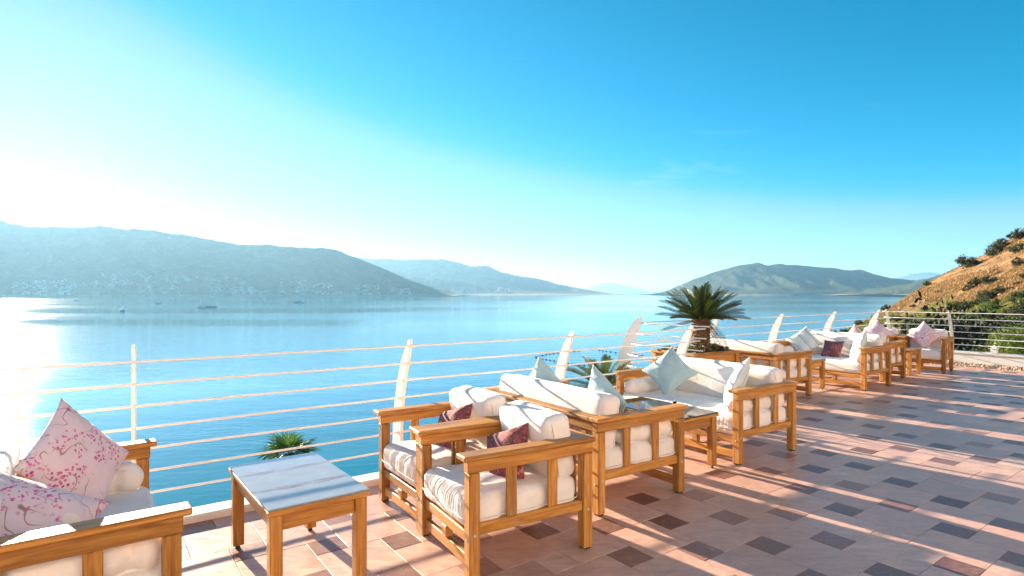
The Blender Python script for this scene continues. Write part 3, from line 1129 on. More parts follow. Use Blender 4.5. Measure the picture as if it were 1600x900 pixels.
WR = WN + 0.16
railing('long white railing with seven rails running along the near sea edge', [(U0 + 0.4 * i, WR + 0.05 - 0.0045 * (U0 + 0.4 * i - 2) ** 2 * (1 if U0 + 0.4 * i > 2 else 0.4)) for i in range(int((USTEP - U0) / 0.4) + 1)],
        [(-1.85, WR, -90, FIN), (2.20, WR + 0.04, -90, FIN), (4.04, WR + 0.02, -90, FIN), (5.98, WR - 0.02, -90, FIN), (-5.9, WR, -90, FIN)],
        [(0.22, WR), (-4.0, WR), (-8.0, WR)])
WR2 = WF + 0.10
bulge = [(USTEP - 0.09, WN + 0.1), (USTEP - 0.10, WN + 0.6), (USTEP - 0.10, WF - 0.4)] + arc(USTEP + 0.4, WF - 0.4, 0.5, 180, 90, 10) + [(8 + i * 0.5, WR2) for i in range(17)] + [(UEND + 0.12, WR2)]
railing('white railing bulging out round the palm planter and on to the corner', bulge,
        [(6.56, WF + 0.0, -72, FIN_BIG), (8.75, WR2, -90, FIN), (10.85, WR2, -90, FIN), (13.0, WR2, -90, FIN), (15.2, WR2, -90, FIN)])
railing('white railing above the low parapet at the far end', [(UEND + 0.12, WR2 - 0.4 * i) for i in range(30)],
        [(UEND + 0.12, w, 180, FIN) for w in (6.16, 4.86, 2.6, 0.4, -1.9)], zs=[0.26 + 0.147 * k for k in range(1, 7)])

# small white lantern on the parapet
t = thing('garden_lamp', 'small white lantern with pointed cap on the low parapet', 'lamp', P(UEND + 0.03, 4.05, 0.26), TA)
m = MB()
m.box((-0.055, -0.055, 0), (0.055, 0.055, 0.10))
m.build('lamp_body', 'white_wall', t)
m = MB()
m.add([(-0.07, -0.07, 0.10), (0.07, -0.07, 0.10), (0.07, 0.07, 0.10), (-0.07, 0.07, 0.10), (0, 0, 0.19)], [(3, 2, 1, 0), (0, 1, 4), (1, 2, 4), (2, 3, 4), (3, 0, 4)])
m.build('lamp_cap', 'white_wall', t)

# ================================================================== FURNITURE
ARM_Z = 0.70
_m = MB()
_m.tube([(0, 0, -0.002), (0, 0, 0.002), (0, 0, 0.0035)], [0.0085, 0.0085, 0.005], 8)
BOLT = mesh('bolt', _m.v, _m.f, 'steel')


def seat_thing(name, label, cat, center, face, W, D, group, back_z=ARM_Z, seed=0, ruffle=0.0, bolsters=False, back_slats=4, detail=14, back_top=0.82, nback=1):
    """timber framed seat; local +y is the way it faces, +x its right hand side"""
    root = thing(name, label, cat, (center[0], center[1], 0), R(face - 90), group)
    lg = 0.068
    hx, hy = W / 2 - lg / 2, D / 2 - lg / 2
    for sx in (-1, 1):
        for sy in (-1, 1):
            L_ = board('leg', root, (sx * hx, sy * hy, 0.012 + (0.598 - 0.012) / 2), (lg, lg, 0.598 - 0.012))
            link('foot', board_mesh(0.05, 0.05, 0.014, 'black_rubber', 0.002), L_, (0, 0, -0.293 - 0.0065))
            if detail >= 12:
                link('bolt', BOLT, L_, (sx * lg / 2, 0, -0.053), (0, R(90) * sx, 0))
                link('bolt', BOLT, L_, (0, sy * lg / 2, -0.083), (R(-90) * sy, 0, 0))
        # arm: apron and cap board
        ap = board('arm', root, (sx * hx, 0.0, 0.634), (lg - 0.010, D + 0.012, 0.070))
        link('arm_cap', board_mesh(0.108, D + 0.055, 0.031, 'wood', 0.006), ap, (-sx * 0.006, 0.010, 0.035 + 0.0155 + 0.001))
        board('side_rail', root, (sx * hx, 0, 0.276), (0.036, D - 2 * lg, 0.066))
        for q in (-1, 1):
            board('arm_slat', root, (sx * (hx + 0.004), q * (D / 6.0), 0.454), (0.024, 0.066, 0.289))
    iw = W - 2 * lg
    board('seat_rail', root, (0, hy, 0.222), (iw, 0.034, 0.062))
    board('stretcher', root, (0, hy - 0.002, 0.088), (iw, 0.030, 0.066))
    for q in ((0,) if W < 1 else (-W / 5.5, W / 5.5)):
        board('block', root, (q, hy - 0.004, 0.156), (0.062, 0.05, 0.068))
    board('back_lower_rail', root, (0, -hy, 0.276), (iw, 0.036, 0.066))
    for q in range(5 if D > 0.8 else 4):
        board('seat_slat', root, (0, -hy + 0.11 + q * (D - 0.30) / 4, 0.252), (iw, 0.075, 0.018))
    tr = board('back_rail', root, (0, -hy, 0.634), (iw - 0.002, lg - 0.012, 0.070))
    link('back_cap', board_mesh(iw - 0.055, 0.104, 0.030, 'wood', 0.006), tr, (0, 0.004, 0.035 + 0.0155))
    for q in range(back_slats):
        x = -iw / 2 + iw * (q + 0.5) / back_slats
        board('back_slat', root, (x, -hy - 0.004, 0.454), (0.062, 0.022, 0.289))
    # cushions
    pin = [(-D / 6.0, 0.034, 0.034), (D / 6.0, 0.034, 0.034), (-D / 2 + 0.02, 0.05, 0.03), (D / 2 - 0.03, 0.05, 0.03)]
    sw, sd, sh = iw + 0.052, D - 0.075, 0.185
    sc = link('seat_cushion', cushion_mesh('seat_cushion', sw, sd, sh, 0.048, detail, 0.016, 0.0045, seed, ruffle, pin), root, (0, 0.035, 0.262 + sh / 2))
    link('piping', ring_mesh('piping', sw + 0.014, sd + 0.014, 0.06, -0.028, 0.0042), sc)
    bw, bt, bh = iw - 0.006, 0.20, back_top - 0.415
    for q in range(nback):
        w_ = bw / nback - 0.006
        xo = -bw / 2 + bw * (q + 0.5) / nback
        bc = link('back_cushion', cushion_mesh('back_cushion', w_, bh, bt, 0.050, detail, 0.016, 0.0035, seed + 3 + q, 0.0), root,
                  (xo, -D / 2 + 0.185, 0.43 + bh / 2), (R(81), 0, 0))
        link('piping', ring_mesh('piping', w_ + 0.012, bh + 0.012, 0.075, -0.05, 0.004), bc)
    if bolsters:
        for sx in (-1, 1):
            bl = D - 0.33
            link('bolster', cushion_mesh('bolster', 0.165, bl, 0.168, 0.078, detail, 0.010, 0.005, seed + 7 + sx, 0.0, pin), root,
                 (sx * (iw / 2 - 0.068), 0.125, 0.43 + 0.088))
    return root


def pillow(host, lx, ly, lz, tilt, yaw, roll, s, t, mat, label, group=None, seed=0):
    """throw pillow: faces the seat's front (+y), leaned back by tilt, turned by yaw, rolled in its own plane; lives at top level"""
    M = Matrix.Translation((lx, ly, lz)) @ Matrix.Rotation(R(yaw), 4, 'Z') @ Matrix.Rotation(R(-90 + tilt), 4, 'X') @ Matrix.Rotation(R(roll), 4, 'Z')
    W_ = Matrix.Translation(host.location) @ host.rotation_euler.to_matrix().to_4x4() @ M
    o = link('throw_pillow', pillow_mesh('throw_pillow', s, t, mat, seed))
    o.matrix_world = W_
    return tag(o, label, 'pillow', group)


def table(label, center, ang, mat, seed=0, group='low coffee tables between the seats'):
    """low table 0.94 x 0.54; local y is the long way"""
    root = thing('coffee_table', label, 'table', (center[0], center[1], 0), R(ang), group)
    A, B, H = 0.54, 0.94, 0.515
    lg = 0.064
    for sx in (-1, 1):
        for sy in (-1, 1):
            L_ = board('leg', root, (sx * (A / 2 - 0.045), sy * (B / 2 - 0.045), 0.025 + 0.448 / 2), (lg, lg, 0.448))
            m = MB()
            m.tube([(0, 0, -0.224), (0, 0, -0.247)], [0.010, 0.016], 8)
            m.build('foot', 'black_rubber', L_)
        board('apron', root, (sx * (A / 2 - 0.045), 0, 0.428), (0.026, B - 0.09 - lg, 0.082))
    for sy in (-1, 1):
        board('apron', root, (0, sy * (B / 2 - 0.045), 0.428), (A - 0.09 - lg, 0.026, 0.082))
    fr = [((0, -1), (A, 0.09)), ((0, 1), (A, 0.09)), ((-1, 0), (0.09, B - 0.184)), ((1, 0), (0.09, B - 0.184))]
    for (dx, dy), (a, b) in fr:
        board('top_frame', root, (dx * (A - 0.09) / 2, dy * (B - 0.09) / 2, 0.489), (a, b, 0.028))
    board('top_board', root, (0, 0, 0.486), (A - 0.184, B - 0.184, 0.02))
    b = 0.003
    me = board_mesh(A - 0.006, B - 0.006, 0.010, mat, 0.002)
    uvl = me.uv_layers[0]
    for lp in me.loops:
        v = me.vertices[lp.vertex_index].co
        uvl.data[lp.index].uv = (v.x, v.y)
    link('glass_top', me, root, (0, 0, 0.5092))
    return root


def front_mid(near, far, face, D):
    """centre of a seat from the ground points of its two front corners"""
    c = (Vector(near) + Vector(far)) / 2
    f = Vector((cos(R(face)), sin(R(face))))
    return c - f * (D / 2)


def by_corner(corner, which, face, W, D):
    """centre from one outer corner; which = (sx, sy) in the seat's own frame"""
    f = Vector((cos(R(face)), sin(R(face))))
    r = Vector((f.y, -f.x))
    return Vector(corner) - r * (which[0] * W / 2) - f * (which[1] * D / 2)


SG = 'timber framed sofas and armchairs with off white cushions'
# A: loveseat in the left foreground, facing along the rail
cA = by_corner((-1.375, 2.400), (1, 1), 37, 1.44, 0.90)
A = seat_thing('loveseat', 'timber loveseat with floral pillows in the left foreground', 'loveseat', cA, 37, 1.44, 0.90, SG, seed=1, bolsters=True, detail=18, back_top=0.80)
T1 = table('low wooden coffee table with blue grey glass top beside the foreground loveseat', (-1.285, 3.41), 37, 'table_glass')
cB1 = by_corner((-0.235, 3.175), (-1, 1), 210.5, 0.76, 0.86)
B1 = seat_thing('armchair', 'nearest timber armchair, facing the foreground coffee table', 'armchair', cB1, 210.5, 0.76, 0.86, SG, seed=4, ruffle=0.0036, detail=26, back_slats=3)
cB2 = cB1 + Vector((-0.405, 0.655))
B2 = seat_thing('armchair', 'timber armchair by the sea rail, directly behind the nearest armchair', 'armchair', cB2, 213.5, 0.76, 0.86, SG, seed=9, ruffle=0.0036, detail=26, back_slats=3)
cC = by_corner((0.617, 4.11), (1, -1), 33.5, 1.58, 0.92)
C = seat_thing('sofa', 'timber sofa seen from behind, next to the two near armchairs', 'sofa', cC, 33.5, 1.58, 0.92, SG, seed=14, ruffle=0.0, bolsters=True, detail=24, back_slats=6)
T2 = table('low wooden table with dark glass top carrying two shakers', (1.405, 5.50), 34.5, 'smoked_glass')
cD = by_corner((2.10, 5.33), (-1, 1), 213.5, 1.62, 0.95)
D_ = seat_thing('sofa', 'timber sofa facing left with teal diamond pillow, in front of the palm planter', 'sofa', cD, 213.5, 1.62, 0.95, SG, seed=19, ruffle=0.003, bolsters=True, detail=26, back_slats=6)
cE = by_corner((3.93, 8.50), (1, -1), 34, 1.60, 0.92)
E = seat_thing('sofa', 'timber sofa with its slatted back to us, right of the palm planter', 'sofa', cE, 34, 1.60, 0.92, SG, seed=25, bolsters=True, detail=12, back_slats=6)
T3 = table('low wooden table between the two sofas right of the palm planter', (4.72, 9.78), 35, 'table_glass')
cF = by_corner((5.78, 9.43), (-1, 1), 213.5, 1.60, 0.92)
F = seat_thing('sofa', 'timber sofa facing left with striped pillows and a dark floral pillow', 'sofa', cF, 213.5, 1.60, 0.92, SG, seed=31, bolsters=True, detail=12, back_slats=6)
cG = by_corner((6.68, 10.36), (1, -1), 34, 1.50, 0.90)
G = seat_thing('sofa', 'timber sofa with its back against the striped pillow sofa', 'sofa', cG, 34, 1.50, 0.90, SG, seed=37, bolsters=True, detail=10, back_slats=6)
cH = by_corner((8.58, 11.40), (-1, 1), 224, 0.80, 0.86)
H = seat_thing('armchair', 'timber armchair with floral pillow, nearest the gravel strip', 'armchair', cH, 224, 0.80, 0.86, SG, seed=43, detail=10, back_slats=3)
cI = cH + Vector((-0.62, 0.60))
I = seat_thing('armchair', 'farthest timber armchair, by the corner of the railing', 'armchair', cI, 222, 0.78, 0.86, SG, seed=47, detail=10, back_slats=3)
T4 = table('farthest low wooden table, before the armchairs at the corner', (7.62, 11.62), 36, 'table_glass')

# throw pillows
pillow(A, -0.36, 0.10, 0.715, 24, -42, 36, 0.50, 0.17, 'blossom_cloth', 'large blossom print pillow standing on its corner on the foreground loveseat', 'blossom print pillows', 1)
pillow(A, 0.36, -0.10, 0.645, 56, -60, 40, 0.52, 0.17, 'blossom_cloth', 'blossom print pillow lying on the near arm of the foreground loveseat', 'blossom print pillows', 2)
pillow(B1, -0.04, 0.0, 0.565, 28, 6, 24, 0.37, 0.15, 'red_print_cloth', 'dark red patterned pillow on the nearest armchair', 'dark red patterned pillows', 3)
pillow(B2, -0.02, 0.0, 0.565, 28, 4, 20, 0.37, 0.15, 'red_print_cloth', 'dark red patterned pillow on the armchair by the sea rail', 'dark red patterned pillows', 4)
pillow(C, -0.40, -0.03, 0.735, 20, 8, 47, 0.44, 0.15, 'teal_cloth', 'pale teal pillow poking above the far half of the sofa seen from behind', 'plain teal pillows', 5)
pillow(C, 0.38, -0.02, 0.735, 20, -8, 42, 0.44, 0.15, 'teal_cloth', 'pale teal pillow poking above the near half of the sofa seen from behind', 'plain teal pillows', 6)
pillow(D_, 0.40, 0.04, 0.70, 26, 28, 45, 0.45, 0.16, 'teal_cloth', 'plain teal diamond pillow on the sofa before the palm planter', 'plain teal pillows', 7)
pillow(D_, -0.50, 0.06, 0.69, 24, -62, 40, 0.44, 0.16, 'striped_cloth', 'pale striped pillow leaning on the near arm of the teal pillow sofa', 'striped pillows', 8)
pillow(F, 0.46, 0.05, 0.70, 26, 24, 40, 0.45, 0.16, 'striped_cloth', 'striped pillow at the far arm beside the dark floral pillow', 'striped pillows', 9)
pillow(F, -0.02, -0.02, 0.585, 26, 0, 0, 0.36, 0.14, 'red_print_cloth', 'dark red patterned pillow between two striped pillows', 'dark red patterned pillows', 10)
pillow(F, -0.50, 0.05, 0.69, 22, -55, 36, 0.45, 0.16, 'striped_cloth', 'striped pillow leaning on the near arm of the far sofa', 'striped pillows', 11)
pillow(G, 0.1, 0.0, 0.70, 22, 0, 45, 0.46, 0.16, 'blossom_cloth', 'blossom print pillow on the far sofa behind the striped pillow sofa', 'blossom print pillows', 12)
pillow(H, 0.02, 0.02, 0.715, 22, 14, 45, 0.46, 0.17, 'blossom_cloth', 'blossom print pillow standing on its corner on the armchair nearest the gravel', 'blossom print pillows', 13)
pillow(I, 0.0, 0.02, 0.715, 22, 14, 45, 0.46, 0.17, 'blossom_cloth', 'blossom print pillow on the farthest armchair', 'blossom print pillows', 14)

# two shakers on the dark table
for q, (du, dv, lab) in enumerate(((0.10, -0.10, 'small white shaker with black cap on the dark table'), (0.165, -0.06, 'small white shaker with steel cap on the dark table'))):
    pos = Vector((1.405, 5.50)) + Vector((cos(R(34.5)), sin(R(34.5)))) * du + Vector((-sin(R(34.5)), cos(R(34.5)))) * dv
    t = thing('shaker', lab, 'shaker', (pos.x, pos.y, 0.5145), 0, 'shakers on the dark table')
    m = MB()
    m.tube([(0, 0, 0), (0, 0, 0.035)], [0.020, 0.016], 12)
    m.build('shaker_body', 'white_metal', t, smooth=False)
    m = MB()
    m.tube([(0, 0, 0.0352), (0, 0, 0.052), (0, 0, 0.058)], [0.0172, 0.0168, 0.008], 12)
    m.build('shaker_cap', 'steel' if q else 'buoy_black', t, smooth=False)

# ================================================================== PLANTS
# ---- planter box with the cycad palm
PY = 31.0
PC = Vector((2.74, 8.62))
pl = thing('planter_box', 'wooden planter box holding the palm by the sea rail', 'planter', (PC.x, PC.y, 0), R(PY))
PW, PD, PH = 0.96, 0.82, 0.74
for sx in (-1, 1):
    for sy in (-1, 1):
        board('corner_post', pl, (sx * (PW / 2 - 0.04), sy * (PD / 2 - 0.04), PH / 2 - 0.012), (0.08, 0.08, PH - 0.03))
for q in range(4):
    z = 0.10 + q * 0.165
    for sy in (-1, 1):
        board('panel_board', pl, (0, sy * (PD / 2 - 0.035), z + 0.08), (PW - 0.162, 0.024, 0.160))
    for sx in (-1, 1):
        board('panel_board', pl, (sx * (PW / 2 - 0.035), 0, z + 0.08), (0.024, PD - 0.162, 0.160))
for sy in (-1, 1):
    board('rim', pl, (0, sy * (PD / 2 - 0.04), PH - 0.0135), (PW + 0.03, 0.11, 0.027))
for sx in (-1, 1):
    board('rim', pl, (sx * (PW / 2 - 0.04), 0, PH - 0.0135), (0.11, PD - 0.192, 0.027))
m = MB()
m.box((-PW / 2 + 0.06, -PD / 2 + 0.06, 0.3), (PW / 2 - 0.06, PD / 2 - 0.06, PH - 0.05))
m.build('soil', 'soil', pl)

cyc = thing('cycad_palm', 'sago palm with stiff dark fronds and scaly trunk in the wooden planter', 'palm', (PC.x + 0.09, PC.y, PH - 0.05), 0)
m = MB()
TH = 0.52
m.tube([(0, 0, -0.02), (0, 0, 0.15), (0, 0, 0.35), (0, 0, TH)], [0.125, 0.12, 0.125, 0.10], 14)
rc = random.Random(5)
for ring in range(13):
    z = 0.01 + ring * 0.041
    for k in range(15):
        a = 2 * pi * (k + 0.5 * (ring % 2)) / 15 + rc.uniform(-.05, .05)
        r0 = 0.117 + rc.uniform(-.004, .004)
        s = 0.026
        d = Vector((cos(a), sin(a), 0))
        tg = Vector((-sin(a), cos(a), 0))
        c = d * r0 + Vector((0, 0, z))
        tip = c + d * 0.030 + Vector((0, 0, 0.034))
        m.add([c - tg * s, c + tg * s, c + Vector((0, 0, 0.03)) + tg * s * .7, c + Vector((0, 0, 0.03)) - tg * s * .7, tip], [(0, 1, 4), (1, 2, 4), (2, 3, 4), (3, 0, 4)])
m.build('trunk', 'cycad_bark', cyc)


def frond_mesh(length, pairs, lw, ll, droop, vee, mat, seed, keel=0.012, fold=35, tipcut=0.35):
    """pinnate frond along +x that arches down; narrow leaflets in two rows, each a folded blade"""
    rf = random.Random(seed)
    mb = MB()

    def at(t):
        return Vector((length * (t - 0.10 * droop * t ** 3), 0, length * (-droop * 0.55 * t ** 2.2 + 0.10 * t)))
    mb.tube([at(i / 10) for i in range(11)], [keel * (1 - 0.8 * i / 10) for i in range(11)], 5, 1)
    for i in range(pairs):
        t = 0.10 + 0.88 * i / (pairs - 1)
        p = at(t)
        d = (at(min(1, t + .02)) - at(t - .02)).normalized()
        for s in (-1, 1):
            env = min(1, (t - 0.04) * 5) * (1 if t < 0.75 else 1 - (t - 0.75) / 0.25 * (1 - tipcut))
            l = ll * env * rf.uniform(0.9, 1.08)
            side = Vector((0, s, 0))
            up = d.cross(Vector((0, 1, 0))) * -1
            dirn = (d * (0.45 + 0.5 * t) + side * cos(R(vee)) + Vector((0, 0, 1)) * sin(R(vee)) * (1 if up.z > -9 else 1)).normalized()
            dirn = (dirn + Vector((rf.uniform(-.08, .08), rf.uniform(-.05, .05), rf.uniform(-.1, .1)))).normalized()
            wv = dirn.cross(Vector((0, 0, 1)))
            if wv.length < 1e-3:
                wv = Vector((1, 0, 0))
            wv = wv.normalized() * lw
            mid = p + dirn * l * 0.5 + Vector((0, 0, 0.004))
            tip = p + dirn * l - Vector((0, 0, 0.05 * l))
            mb.add([p - wv * .35, p + wv * .35, mid - wv * .5, mid + wv * .5, tip, mid + Vector((0, 0, -lw * 0.4)), ],
                   [(0, 5, 2), (0, 1, 5), (1, 3, 5), (2, 5, 4), (5, 3, 4)], 0)
    return mesh('frond', mb.v, mb.f, None, False, mats=[mat, 'bark' if mat != 'cycad_leaf' else 'palm_leaf'], fmat=mb.m)


def crown(root, zc, meshes, spec, rng):
    """spec: (count, elevation, spread, scale) rings from the top down"""
    for (n, el, sp, scl, ph) in spec:
        for k in range(n):
            a = 2 * pi * (k + ph) / n + rng.uniform(-.16, .16)
            e = R(el + rng.uniform(-sp, sp))
            s = scl * rng.uniform(0.92, 1.06)
            o = link('frond', rng.choice(meshes), root, Vector((cos(a) * .03, sin(a) * .03, zc)))
            M = Matrix.Rotation(a, 4, 'Z') @ Matrix.Rotation(-e, 4, 'Y') @ Matrix.Rotation(rng.uniform(-.25, .25), 4, 'X')
            o.rotation_euler = M.to_euler()
            o.scale = (s, s, s)


CY = [frond_mesh(0.70, 40, 0.0105, 0.105, dr, 46, 'cycad_leaf', 20 + i, 0.009, tipcut=0.25) for i, dr in enumerate((0.06, 0.14, 0.24))]
crown(cyc, TH - 0.01, CY, [(8, 76, 7, 0.74, 0), (13, 58, 8, 0.84, .5), (14, 40, 8, 0.90, .2), (14, 22, 8, 0.94, .7), (12, 6, 8, 0.94, .1), (3, -24, 10, 0.92, .4)], random.Random(9))
DRY = [frond_mesh(0.62, 34, 0.010, 0.09, 0.55, 20, 'dry_grass', 91, 0.008, tipcut=0.25)]
crown(cyc, TH - 0.05, DRY, [(4, -42, 12, 0.8, .3)], random.Random(14))
# brown old frond bases round the neck
m = MB()
for k in range(34):
    a = rc.random() * 2 * pi
    e = R(rc.uniform(-10, 50))
    d = Vector((cos(a) * cos(e), sin(a) * cos(e), sin(e)))
    p0 = Vector((cos(a) * .06, sin(a) * .06, TH - 0.06 + rc.random() * .07))
    m.tube([p0, p0 + d * rc.uniform(0.08, 0.13)], [0.012, 0.006], 5)
m.build('frond_bases', 'cycad_bark', cyc)

# succulents and flowers round the foot of the palm


def rosette_mesh(seed, s, mat, n=22):
    rr = random.Random(seed)
    mb = MB()
    for k in range(n):
        a = k * 2.4
        e = R(12 + 62 * k / n)
        l = s * (1 - 0.45 * k / n)
        d = Vector((cos(a) * cos(e), sin(a) * cos(e), sin(e)))
        tg = Vector((-sin(a), cos(a), 0)) * l * 0.26
        p = Vector((0, 0, 0.01 + 0.02 * k / n))
        up = d.cross(tg).normalized() * l * 0.08
        mb.add([p, p + d * l * .6 - tg, p + d * l * .6 + tg, p + d * l * 1.0, p + d * l * .55 - up], [(0, 4, 1), (0, 2, 4), (1, 4, 3), (4, 2, 3)])
    return mesh('rosette', mb.v, mb.f, mat)


ROS = [rosette_mesh(i, 0.075, 'succulent') for i in range(3)]
PET = [rosette_mesh(9 + i, 0.045, 'petal', 14) for i in range(2)]
rs = random.Random(21)
succ_labels = []
cl_spots = [(-0.33, -0.24, 'low succulents'), (-0.02, -0.27, ''), (0.24, -0.25, ''), (0.33, 0.0, ''), (-0.34, 0.08, 'pink'), (-0.25, 0.25, 'pink')]
names = ['cluster of green succulents at the near left corner of the palm planter', 'cluster of succulents in front of the palm trunk',
         'dark purple succulents at the near right corner of the palm planter', 'cluster of succulents along the right rim of the palm planter',
         'pink flowers at the left rim of the palm planter', 'pink flowers at the far left corner of the palm planter']
for (dx, dy, kk), lab in zip(cl_spots, names):
    q = Vector((dx * cos(R(PY)) - dy * sin(R(PY)), dx * sin(R(PY)) + dy * cos(R(PY)), 0))
    t = thing('flower_cluster' if kk == 'pink' else 'succulent_plant', lab, 'flowers' if kk == 'pink' else 'succulent', (PC.x + q.x, PC.y + q.y, PH - 0.05), 0, 'small plants in the palm planter')
    for k in range(13):
        me_ = rs.choice(PET if kk == 'pink' and k % 2 else ROS)
        s = rs.uniform(0.6, 1.25)
        o = link('rosette', me_, t, (rs.gauss(0, .065), rs.gauss(0, .05), rs.uniform(0.01, 0.085)), (rs.uniform(-.4, .4), rs.uniform(-.4, .4), rs.random() * 6))
        o.scale = (s, s, s)

# ---- date palm whose crown shows just beyond the near railing
dp = Vector((1.30, 8.35))
gz = terrain_z(dp.x, dp.y)
dpalm = thing('date_palm', 'feathery palm crown just outside the railing behind the sofa', 'palm', (dp.x, dp.y, gz), 0)
m = MB()
hz = 0.20 - gz
m.tube([(0, 0, -0.3), (0, 0, 0.5), (0, 0, hz * 0.6), (0, 0, hz)], [0.20, 0.15, 0.13, 0.12], 12)
m.build('trunk', 'bark', dpalm)
DPM = [frond_mesh(1.0, 40, 0.016, 0.17, dr, 40, 'palm_leaf', 40 + i, 0.012, tipcut=0.3) for i, dr in enumerate((0.3, 0.55))]
crown(dpalm, hz, DPM, [(6, 72, 8, 0.52, 0), (8, 54, 8, 0.58, .5), (10, 34, 8, 0.60, .2), (9, 10, 8, 0.60, .6)], random.Random(31))

# ---- fan palm lower down the slope, left of the coffee table
fp = Vector((-5.9, 15.2))
gz = terrain_z(fp.x, fp.y)
fpalm = thing('fan_palm', 'green fan palm top beyond the railing behind the coffee table', 'palm', (fp.x, fp.y, gz), 0)
hz = -2.75 - gz
m = MB()
m.tube([(0, 0, -0.4), (0, 0, 1), (0, 0, hz * .6), (0, 0, hz)], [0.24, 0.17, 0.14, 0.12], 12)
m.build('trunk', 'bark', fpalm)


def fan_mesh(seed):
    rf = random.Random(seed)
    mb = MB()
    mb.tube([(0, 0, 0), (0.2, 0, 0.03), (0.42, 0, 0.04)], [0.014, 0.010, 0.008], 5, 1)
    n = 24
    for k in range(n):
        a = R(-112 + 224 * k / (n - 1))
        l = 0.62 * (0.78 + 0.22 * cos(a * 0.7)) * rf.uniform(.93, 1.05)
        d = Vector((cos(a), sin(a), 0.05 * cos(k * pi)))
        tg = Vector((-sin(a), cos(a), 0)) * 0.026
        p = Vector((0.42, 0, 0.04))
        mid = p + d * l * 0.55
        tip = p + d * l + Vector((0, 0, -0.14 * l - 0.04 * rf.random()))
        mb.add([p, mid - tg, mid + tg, tip, mid + Vector((0, 0, -0.012))], [(0, 4, 1), (0, 2, 4), (1, 4, 3), (4, 2, 3)], 0)
    return mesh('frond', mb.v, mb.f, None, False, mats=['fan_leaf', 'bark'], fmat=mb.m)


FAN = [fan_mesh(i) for i in range(3)]
crown(fpalm, hz, FAN, [(3, 70, 10, 0.80, 0), (5, 44, 10, 0.85, .4), (7, 16, 10, 0.88, .2), (7, -14, 10, .85, .6)], random.Random(41))

# ---- shrubs and small trees on the hillside


def shrub_mesh(seed, n=1500, leaf=0.055, squash=0.75, mat='shrub_leaf', clumps=26, low=False):
    """unit radius crown of leaf faces gathered in clumps, on a few stems"""
    rr = random.Random(seed)
    mb = MB()
    cs = []
    for k in range(clumps):
        d = Vector((rr.gauss(0, 1), rr.gauss(0, 1), rr.gauss(0.1, .8))).normalized()
        c = d * rr.uniform(0.35, 0.85)
        c.z = c.z * squash + 0.62
        if c.z < 0.15:
            c.z = 0.15 + rr.random() * .2
        if low:
            c.z = 0.02 + 1.15 * rr.random() ** 0.8
            sh_ = 1.15 * sqrt(max(0.04, 1 - (c.z / 1.22) ** 2))
            c.x *= sh_
            c.y *= sh_
        cs.append((c, rr.uniform(0.14, 0.40)))
    for k in range(0 if low else 6):
        c = cs[k][0]
        mb.tube([(0, 0, -0.25), Vector((c.x * .35, c.y * .35, c.z * .5)), c], [0.035, 0.02, 0.010], 5, 1)
    for k in range(n):
        c, r = rr.choice(cs)
        d = Vector((rr.gauss(0, 1), rr.gauss(0, 1), rr.gauss(0, 1))).normalized()
        p = c + d * r * rr.random() ** 0.4
        nrm = (d + Vector((rr.gauss(0, .7), rr.gauss(0, .7), rr.gauss(0, .7)))).normalized()
        a = nrm.orthogonal().normalized()
        b = nrm.cross(a)
        t = rr.random() * 6.28
        a, b = a * cos(t) + b * sin(t), b * cos(t) - a * sin(t)
        s = leaf * rr.uniform(.6, 1.4)
        mb.add([p - a * s * 1.3, p + b * s * .6, p + a * s * 1.3, p - b * s * .6], [(0, 1, 2, 3)], 0)
    return mesh('shrub', mb.v, mb.f, None, False, mats=[mat, 'bark'], fmat=mb.m)


SH = [shrub_mesh(i, 1700, 0.055) for i in range(5)]
SHT = [shrub_mesh(30 + i, 10000, 0.024, mat='thicket_shade_leaf', clumps=70, low=True) for i in range(3)]
SHG = [shrub_mesh(50 + i, 1700, 0.05, mat='bright_leaf') for i in range(2)]
SHN = [shrub_mesh(70 + i, 7000, 0.028, mat='bright_leaf' if i == 0 else 'shrub_leaf', clumps=60) for i in range(2)]


def on_ray(xp, yp, near=40, far=125):
    """first terrain point on the ray of a photo pixel"""
    Y = near
    while Y < far:
        p = px(xp, yp, Y)
        if terrain_z(p.x, Y) >= p.z:
            return p
        Y += 0.5
    return None


def put_shrub(name, label, group, x, y, r, meshes, rng, sink=0.25, sz=1.0):
    o = link(name, rng.choice(meshes), None, (x, y, terrain_z(x, y) - 0.12 * r), (0, 0, rng.random() * 6.28))
    o.scale = (r, r, r * rng.uniform(.85, 1.15) * sz)
    return tag(o, label, 'tree' if 'tree' in name else 'shrub', group)


rh = random.Random(77)
# silhouettes along the crest and the marked bushes on the slope: pixel of the foot, radius in pixels
named = [
    (1513, 416, 19, 'round dark bush alone on the crest of the golden hill'),
    (1556, 398, 15, 'bush on the crest right of the round one'),
    (1566, 386, 13, 'taller bush behind its neighbour on the upper crest'),
    (1592, 374, 16, 'topmost dark bush where the hill leaves the picture'),
    (1588, 395, 13, 'bush just below the topmost bush of the hill'),
    (1527, 446, 13, 'dark left bush of the pair on the middle of the slope'),
    (1549, 444, 16, 'larger right bush of the pair on the middle of the slope'),
    (1516, 452, 9, 'small bush left of the pair on the slope'),
    (1590, 416, 10, 'small dark bush high on the slope at the picture edge'),
    (1448, 446, 7, 'small bush on the lower crest of the hill'),
    (1385, 468, 8, 'little dark tree on the low end of the crest by the sea'),
    (1342, 490, 8, 'dark bush at the tip of the headland above the water'),
    (1302, 503, 9, 'lowest dark bush of the headland, beside the striped pillow sofa'),
]
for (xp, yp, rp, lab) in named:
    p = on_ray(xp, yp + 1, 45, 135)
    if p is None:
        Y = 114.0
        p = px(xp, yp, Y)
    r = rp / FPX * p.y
    put_shrub('shrub', lab, 'bushes on the golden hill', p.x, p.y, r, SH, rh)
